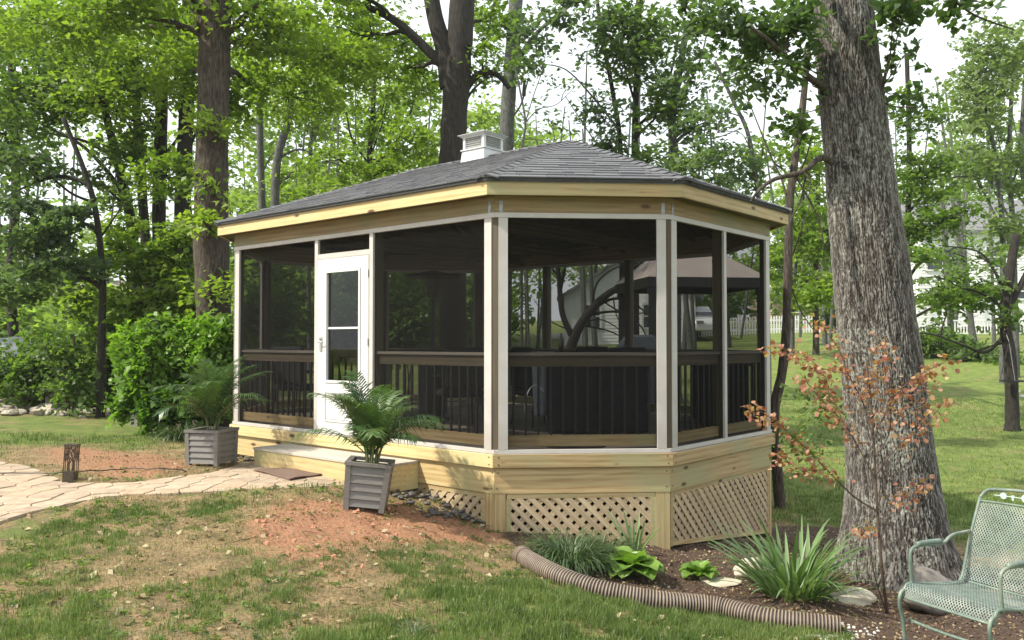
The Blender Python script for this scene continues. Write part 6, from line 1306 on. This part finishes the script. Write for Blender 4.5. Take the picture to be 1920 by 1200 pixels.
# ---------------------------------------------------------------- green metal chair
def metal_chair():
    fl = Vector((2.335, 5.07, -1.45)); a = Vector((.25, -.5, 0)).normalized(); bk = Vector((.895, .447, 0)); up = Vector((0, 0, 1)); Wd = .56
    gnd = float(gsurf(2.6, 4.95)); H = -1.45-gnd
    Mc = Matrix(((a.x, bk.x, 0, fl.x), (a.y, bk.y, 0, fl.y), (0, 0, 1, fl.z), (0, 0, 0, 1)))   # x: width from left arm to right arm, y: depth to the back, z up
    root = empty('metal_chair', fl-up*H); setp(root, 'weathered green mesh metal garden chair at the lower right corner', 'chair')
    G = M['green_metal']
    def T(name, pts, r=.011, par=None, mat=G): mb = MB(); mb.tube(smooth(pts, 5), r, 8); return mb.build(name, mat, par or root, True, Mc)
    D = .50; rec = .20; bh = .47
    # seat frame and back frame as side loops
    for x, nm in ((0, ''), (Wd, '')):
        T('side_frame', [(x, -.02, -.06), (x, .0, -.01), (x, .04, .012), (x, .2, -.01), (x, D-.04, -.035), (x, D, -.02), (x, D+.03, .03), (x, D+rec*.5, bh*.5), (x, D+rec, bh)], .011)
        T('arm', [(x, .06, -.01), (x, .05, .10), (x, .05, .19), (x, .09, .225), (x, .2, .225), (x, .34, .22), (x, .40, .25), (x, .46, .265), (x, D+rec*.46, .27)], .010)
        ar = T('armrest', [(x, .11, .238), (x, .2, .240), (x, .32, .236)], .016)
        T('leg', [(x, .02, -.015), (x, -.035, -.03), (x, -.05, -.10), (x, -.02, -.2), (x, .0, -H+.06), (x, .03, -H+.012), (x, .12, -H+.012), (x, .4, -H+.014), (x, D+.12, -H+.014)], .011)
    T('brace', [(0, .03, -.2), (Wd/2, .0, -.2), (Wd, .03, -.2)], .009); T('brace', [(0, .35, -H+.014), (Wd, .35, -H+.014)], .009)
    T('top_rail', [(0, D+rec, bh), (.03, D+rec+.02, bh+.045), (.09, D+rec+.025, bh+.06), (Wd/2, D+rec+.025, bh+.075), (Wd-.09, D+rec+.025, bh+.06), (Wd-.03, D+rec+.02, bh+.045), (Wd, D+rec, bh)], .011)
    T('cross_rail', [(0, D+rec-.01, bh-.02), (Wd/2, D+rec-.006, bh-.01), (Wd, D+rec-.01, bh-.02)], .007); T('cross_rail', [(0, D, -.02), (Wd, D, -.02)], .008); T('front_rail', [(0, -.02, -.06), (Wd, -.02, -.06)], .008)
    orn = MB()
    def disc(cx, cz, r):
        y = D+rec+.016; n = 10; orn.add([(cx+r*math.cos(q*6.283/n)*(1+.12*(q % 2)), y, cz+r*math.sin(q*6.283/n)) for q in range(n)]+[(cx+r*math.cos(q*6.283/n)*(1+.12*(q % 2)), y+.005, cz+r*math.sin(q*6.283/n)) for q in range(n)], [tuple(range(n)), tuple(range(2*n-1, n-1, -1))]+[(q, q+n, (q+1) % n+n, (q+1) % n) for q in range(n)])
    for cx, cz, r in ((.14, .030, .020), (.20, .032, .010), (.20, .016, .007), (.28, .034, .026), (.36, .032, .010), (.42, .030, .020), (.36, .018, .007)): disc(cx, bh+cz, r)
    orn.tube([(.08, D+rec+.018, bh+.025), (.2, D+rec+.018, bh+.032), (.36, D+rec+.018, bh+.032), (.48, D+rec+.018, bh+.025)], .003, 5)
    orn.build('flower_ornament', plain('pale_blue_green_paint', (.40, .50, .47), .5, .1), root, M=Mc)
    # expanded metal: profile curve swept across the width, cut as diamonds
    def panel(name, prof, pw, ph, w_=.0022):
        prof = smooth(prof, 8); dl = [0]; [dl.append(dl[-1]+(prof[i]-prof[i-1]).length) for i in range(1, len(prof))]; L = dl[-1]
        def pt(x, s_):
            s_ = max(0, min(L, s_)); j = 0
            while j < len(dl)-2 and dl[j+1] < s_: j += 1
            q = prof[j].lerp(prof[j+1], (s_-dl[j])/(dl[j+1]-dl[j])); tng = (prof[j+1]-prof[j]).normalized(); return Vector((x, q.y, q.z)), tng
        mb = MB(); nxx = int(round(Wd/pw)); nyy = int(round(L/ph)); pw2, ph2 = Wd/nxx, L/nyy
        for i in range(nxx*2):
            for j in range(nyy*2):
                if (i+j) % 2: x0, s0_, x1, s1_ = i*pw2/2, (j+1)*ph2/2, (i+1)*pw2/2, j*ph2/2
                else: x0, s0_, x1, s1_ = i*pw2/2, j*ph2/2, (i+1)*pw2/2, (j+1)*ph2/2
                a_, t0 = pt(x0, s0_); b_, t1 = pt(x1, s1_); dv = (b_-a_).normalized(); nrm = Vector((1, 0, 0)).cross(t0).normalized(); sd = dv.cross(nrm)*w_; nn = nrm*w_*.8
                mb.add([a_-sd, a_+sd, b_+sd, b_-sd, a_-sd+nn, a_+sd+nn, b_+sd+nn, b_-sd+nn], [(0, 1, 2, 3), (7, 6, 5, 4), (0, 4, 5, 1), (2, 6, 7, 3), (1, 5, 6, 2), (3, 7, 4, 0)])
        setp(mb.build(name, M['green_mesh'], root, M=Mc), kind='stuff')
    panel('seat_mesh', [Vector((0, -.02, -.055)), Vector((0, .0, -.005)), Vector((0, .05, .012)), Vector((0, .2, -.01)), Vector((0, D-.04, -.03)), Vector((0, D, -.018))], .018, .026)
    panel('back_mesh', [Vector((0, D+.005, -.01)), Vector((0, D+.03, .03)), Vector((0, D+rec*.5, bh*.5)), Vector((0, D+rec-.006, bh-.02))], .018, .026)
metal_chair()

# ---------------------------------------------------------------- redbud sapling in front of the oak
def redbud():
    d = 6.3; b = gpt(1664, 1150); root = empty('redbud_sapling', b); setp(root, 'thin redbud sapling with copper-coloured round leaves in front of the oak', 'sapling')
    mb = MB(); br = [([(1664, 1158), (1655, 1080), (1648, 1000), (1642, 900), (1638, 820), (1632, 740), (1625, 680)], .013, .005), ([(1642, 900), (1610, 840), (1580, 790), (1540, 750), (1500, 700)], .006, .002), ([(1648, 960), (1600, 930), (1550, 880), (1500, 830), (1440, 780), (1412, 768)], .007, .002),
        ([(1638, 830), (1620, 760), (1590, 700), (1570, 650), (1530, 600)], .006, .002), ([(1638, 820), (1680, 740), (1730, 700), (1790, 670)], .006, .002), ([(1642, 890), (1690, 830), (1740, 790), (1780, 740)], .005, .002), ([(1640, 860), (1670, 800), (1660, 700), (1650, 640)], .005, .002),
        ([(1648, 980), (1690, 930), (1740, 905)], .004, .002), ([(1590, 700), (1540, 690), (1500, 660), (1440, 650)], .003, .0015), ([(1580, 790), (1560, 740), (1540, 690)], .003, .0015), ([(1668, 1158), (1640, 1080), (1628, 1010), (1618, 990)], .006, .002), ([(1550, 880), (1500, 880), (1460, 850)], .003, .001), ([(1670, 800), (1720, 760), (1740, 700)], .003, .001)]
    tips = []
    for pts, r0, r1 in br:
        off = random.uniform(-.25, .25); P = [at(p[0], p[1], 6.15+off*(i/len(pts))) for i, p in enumerate(pts)]
        if pts[0][1] > 1100: P[0] = b+Vector((0, 0, -.02))
        s_ = smooth(P, 6); mb.tube(s_, [r0+(r1-r0)*i/(len(s_)-1) for i in range(len(s_))], 6, cap=False)
        if pts[0][1] < 1100: tips += [q for i, q in enumerate(s_) if i > len(s_)*.3]
        else: tips += [q for i, q in enumerate(s_) if i > len(s_)*.72]
    lm = []
    for k in range(6):
        n = 12; me_ = MB(); vs = [(0, 0, 0)]
        for q in range(n): a = q*2*math.pi/n; r_ = 1+.12*math.cos(a)-.25*max(0, math.cos(a-math.pi))**6; vs.append((r_*math.cos(a)+.9, r_*math.sin(a)*.95, .18*abs(math.sin(a))*(1+.3*k/6)-.12*(1-math.cos(a))*.5))
        vs[0] = (.9, 0, -.03)
        me_.add(vs, [(0, q+1, (q+1) % n+1) for q in range(n)]); me = me_.mesh('leaf'); tv = .1+.16*k; at_ = me.attributes.new('tint', 'FLOAT', 'FACE'); at_.data.foreach_set('value', [tv]*len(me.polygons)); me.materials.append(M['leaf_red']); lm.append(me)
    rest_v = []
    for k in range(1350):
        q = random.choice(tips); off = Vector((random.gauss(0, .04), random.gauss(0, .05), random.gauss(0, .035)-.01)); s_ = random.uniform(.010, .023); Ml = Matrix.Translation(q+off) @ Matrix.Rotation(random.random()*6.28, 4, 'Z') @ Matrix.Rotation(random.uniform(.1, 1.4), 4, 'Y') @ Matrix.Rotation(random.gauss(0, .5), 4, 'X') @ Matrix.Diagonal((s_, s_, s_, 1))
        if k < 290: child('leaf', lm[k % 6], root, None, Ml)
        else: rest_v.append((Ml, lm[k % 6], k % 6))
    mr = MB(); ti = []
    for Ml, me, kk in rest_v:
        mr.add([Ml @ v.co for v in me.vertices], [tuple(p.vertices) for p in me.polygons]); ti += [.1+.16*kk]*len(me.polygons)
    me = mr.mesh('small_leaves'); at_ = me.attributes.new('tint', 'FLOAT', 'FACE'); at_.data.foreach_set('value', ti); setp(child('small_leaves', me, root, M['leaf_red']), kind='stuff')
    child('stem', mb.mesh('stem', True), root, M['twig'])
    # greener shoots low down
    c, n, s, t, sc = sprays([(at(1500, 830, 6.3), (.2, .1, .12), 16, .5), (at(1540, 760, 6.3), (.2, .1, .12), 12, .5), (at(1490, 740, 6.3), (.12, .1, .1), 6, .5)], .028, 12, (.04, .09), .3, .8)
    setp(child('green_shoots', leaf_mesh(c, n, s, t), root, M['leaf_mid']), kind='stuff')
redbud()

# ---------------------------------------------------------------- grass, litter, mulch
def tri_blades(x, y, z, L, w_, tint, name, mat, lean=.45):
    n = len(x); a = rng.random(n)*2*np.pi; la = rng.random(n)*2*np.pi; ln = np.abs(rng.normal(size=n))*lean
    dx, dy = np.cos(a)*w_*.5, np.sin(a)*w_*.5; tx, ty = np.cos(la)*np.sin(ln)*L, np.sin(la)*np.sin(ln)*L; tz = np.cos(np.minimum(ln, 1.4))*L
    p0 = np.stack([x-dx, y-dy, z-.004], 1); p1 = np.stack([x+dx, y+dy, z-.004], 1); m1 = np.stack([x+dx*.75+tx*.35, y+dy*.75+ty*.35, z+tz*.6], 1); m0 = np.stack([x-dx*.75+tx*.35, y-dy*.75+ty*.35, z+tz*.6], 1); p2 = np.stack([x+tx, y+ty, z+tz], 1)
    Vv = np.stack([p0, p1, m1, m0, p2], 1).reshape(-1, 3); b = np.arange(n)*5
    me = bpy.data.meshes.new(name); Q = np.stack([b, b+1, b+2, b+3], 1); Tq = np.stack([b+3, b+2, b+4], 1)
    loops = np.concatenate([Q, Tq], 1).ravel().astype(np.int32); me.vertices.add(len(Vv)); me.vertices.foreach_set('co', Vv.astype(np.float32).ravel()); me.loops.add(len(loops)); me.loops.foreach_set('vertex_index', loops)
    me.polygons.add(2*n); st_ = np.stack([np.arange(n)*7, np.arange(n)*7+4], 1).ravel().astype(np.int32); me.polygons.foreach_set('loop_start', st_); me.polygons.foreach_set('loop_total', np.tile([4, 3], n).astype(np.int32))
    at_ = me.attributes.new('tint', 'FLOAT', 'FACE'); at_.data.foreach_set('value', np.repeat(tint, 2).astype(np.float32)); me.update(calc_edges=True); return link(name, me, None, M[mat])
def scatter(n, x0, x1, y0, y1, fn):
    x = rng.uniform(x0, x1, n); y = rng.uniform(y0, y1, n); vis = (np.abs(x) < y*.66+.25); x, y = x[vis], y[vis]; g, c, b, o_ = masks(x, y); p = fn(g, c, b, o_, x, y); k = rng.random(len(x)) < p; return x[k], y[k], g[k]
inpath = lambda x, y: pdist(x, y, PATH) > 0
def no_obj(x, y): return (pdist(x, y, PATH) < -.0)*(pdist(x, y, UND) < -.02)
def grassfn(g, c, b, o_, x, y): return np.clip(g**1.3*(.35+1.1*sstep(.35, .6, fbm(x, y, 8, 1, 3))), 0, 1)*no_obj(x, y)
x, y, g = scatter(330000, -3.6, 3.6, 4.0, 7.5, grassfn); X1, Y1, G1 = x, y, g
x, y, g = scatter(90000, -8, 8, 7.5, 13, grassfn); X = np.r_[X1, x]; Y = np.r_[Y1, y]; G = np.r_[G1, g]
hgt = (.016+.055*G*rng.uniform(.35, 1.2, len(X))*(.45+.9*fbm(X, Y, 5, 3)))*np.where(Y > 8, 1.05, 1)
tin = np.clip(fbm(X, Y, 1.4, 5)*.9-.05+(fbm(X, Y, 12, 2, 2)-.5)*.6+rng.normal(size=len(X))*.27, 0, 1)
setp(tri_blades(X, Y, gsurf(X, Y), hgt, rng.uniform(.0026, .0052, len(X))*np.where(Y > 7.5, 1.7, 1), tin, 'grass', 'grass'), 'green grass of the lawn, patchy near the path', 'grass', kind='stuff'); print('grass', len(X))
x, y, g = scatter(60000, 2, 14, 11, 24, grassfn); setp(tri_blades(x, y, gsurf(x, y), rng.uniform(.03, .06, len(x)), rng.uniform(.008, .014, len(x)), np.clip(fbm(x, y, .5, 2)+rng.normal(size=len(x))*.15, 0, 1), 'far_grass', 'grass'), 'mown grass of the rear lawn', 'grass', kind='stuff')
x, y, g = scatter(210000, -5, 4, 4.0, 10.5, lambda g, c, b, o_, x, y: np.clip((.55-.2*g)*(1-.75*c)*(1-.9*b)*sstep(.38, .6, fbm(x, y, 4, 1)), 0, 1)*no_obj(x, y))
setp(tri_blades(x, y, gsurf(x, y)+.002, rng.uniform(.01, .035, len(x)), rng.uniform(.0018, .0035, len(x)), rng.random(len(x)), 'dry_grass', 'grass_dry', 1.1), 'straw-coloured dead grass on the bare ground', 'dry grass', kind='stuff')
# dead leaves and bits
x, y, g = scatter(60000, -6, 5, 4.0, 12, lambda g, c, b, o_, x, y: np.clip(.16+.10*sstep(.5, .65, fbm(x, y, 2, 2))-.08*c+.20*b*(y < 9)+.3*o_, 0, 1)*no_obj(x, y)*(pdist(x, y, PATH) < -.02))
nn = rng.normal(size=(len(x), 3))*.5; nn[:, 2] += 1; s = rng.uniform(.006, .026, len(x))
me = leaf_mesh(np.stack([x, y, gsurf(x, y)+.008], 1), nn, s, np.clip(rng.random(len(x))*1.1-.05, 0, 1)); me.materials.append(M['litter']); setp(link('leaf_litter', me), 'dead leaves and bits scattered over the soil', 'leaf litter', kind='stuff')
# broad-leaved weeds and curled larger leaves
xs_, ys_, _g = scatter(2600, -5, 3, 4.0, 9.5, lambda g, c, b, o_, x, y: np.clip(.7*sstep(.45, .62, fbm(x, y, 1.8, 5))*(1-.8*c)*(1-b), 0, 1)*no_obj(x, y))
k_ = 9; x = np.repeat(xs_, k_)+rng.normal(size=len(xs_)*k_)*.022; y = np.repeat(ys_, k_)+rng.normal(size=len(xs_)*k_)*.022; nn = rng.normal(size=(len(x), 3))*.55; nn[:, 2] += 1
me = leaf_mesh(np.stack([x, y, gsurf(x, y)+rng.uniform(.004, .022, len(x))], 1), nn, rng.uniform(.010, .026, len(x)), np.clip(np.repeat(rng.random(len(xs_)), k_)+rng.normal(size=len(x))*.15, 0, 1)); me.materials.append(M['leaf_mid']); setp(link('weeds', me), 'small broad-leaved weeds scattered in the thin grass', 'weeds', kind='stuff')
xs_, ys_, _g = scatter(1500, -5, 3, 4.0, 9.5, lambda g, c, b, o_, x, y: .4*(1-b)*no_obj(x, y)*(pdist(x, y, PATH) < -.03)); nn = rng.normal(size=(len(xs_), 3))*.6; nn[:, 2] += 1
me = leaf_mesh(np.stack([xs_, ys_, gsurf(xs_, ys_)+.014], 1), nn, rng.uniform(.025, .05, len(xs_)), rng.uniform(.45, 1, len(xs_))); me.materials.append(M['litter']); setp(link('fallen_leaves', me), 'larger curled pale leaves lying on the ground', 'leaf litter', kind='stuff')
mb = MB()
for _ in range(90):
    px, py = random.uniform(0, 1000), random.uniform(960, 1190); p = gpt(px, py, .010); a = random.random()*6.3; L = random.uniform(.03, .16)
    if pdist(np.array(p.x), np.array(p.y), PATH) > -.05: continue
    mb.tube([p, p+Vector((math.cos(a)*L*.5, math.sin(a)*L*.5, .012)), p+Vector((math.cos(a+.3)*L, math.sin(a+.3)*L, .0))], [.003, .0025, .001], 4, cap=False)
setp(mb.build('twigs', M['twig']), 'thin fallen twigs on the bare lawn', 'twigs', kind='stuff')
# clods on the clay
mb = MB(); x, y, g = scatter(9000, -4, 2, 5, 9.5, lambda g, c, b, o_, x, y: np.clip(c*.55*sstep(.45, .6, fbm(x, y, 3, 4)), 0, 1)*no_obj(x, y)); z = gsurf(x, y)
for xx, yy, zz in zip(x, y, z):
    s_ = random.expovariate(1/.009)+.004; s_ = min(s_, .030); a = random.random()*6
    mb.add([(xx+s_*math.cos(a+q*1.571)*random.uniform(.7, 1.2), yy+s_*math.sin(a+q*1.571)*random.uniform(.7, 1.2), zz-.004) for q in range(4)]+[(xx+random.uniform(-.3, .3)*s_+s_*.5*math.cos(a+q*1.571), yy+s_*.5*math.sin(a+q*1.571), zz+s_*random.uniform(.35, .8)) for q in range(4)], [(q, (q+1) % 4, (q+1) % 4+4, q+4) for q in range(4)]+[(4, 5, 6, 7)])
setp(mb.build('clay_clods', plain('red_clay_clod', (.40, .20, .12), .95, .3, 30, bump=.5)), 'lumps of red clay on the bare patches', 'clods', kind='stuff')
# mulch chips
x, y, g = scatter(16000, -.8, 4.6, 4.3, 9.5, lambda g, c, b, o_, x, y: np.clip(b*.9, 0, 1)*(pdist(x, y, UND) < -.02)); nn = rng.normal(size=(len(x), 3))*.45; nn[:, 2] += 1
me = leaf_mesh(np.stack([x, y, gsurf(x, y)+.006], 1), nn, rng.uniform(.007, .016, len(x)), rng.random(len(x)), aspect=2.6, droop=.0); me.materials.append(mat_leaf('mulch_chip', ((.03, .018, .012), (.10, .06, .04), (.28, .19, .12)), .02, .9)); setp(link('mulch', me), 'brown bark mulch covering the flower bed', 'mulch', kind='stuff')

# ---------------------------------------------------------------- thin spring haze over the whole yard
hz = MB(); hz.box((0, 50, 10), (210, 190, 34)); hm = bpy.data.materials.new('haze'); hm.use_nodes = True; hn = hm.node_tree; hn.nodes.clear()
ho = hn.nodes.new('ShaderNodeOutputMaterial'); hv_ = hn.nodes.new('ShaderNodeVolumePrincipled'); hv_.inputs['Color'].default_value = (.92, .96, 1, 1); hv_.inputs['Density'].default_value = .0005; hv_.inputs['Anisotropy'].default_value = .3
hn.links.new(hv_.outputs[0], ho.inputs['Volume']); setp(hz.build('haze', hm), 'thin pale spring haze hanging in the air', 'haze', kind='stuff')
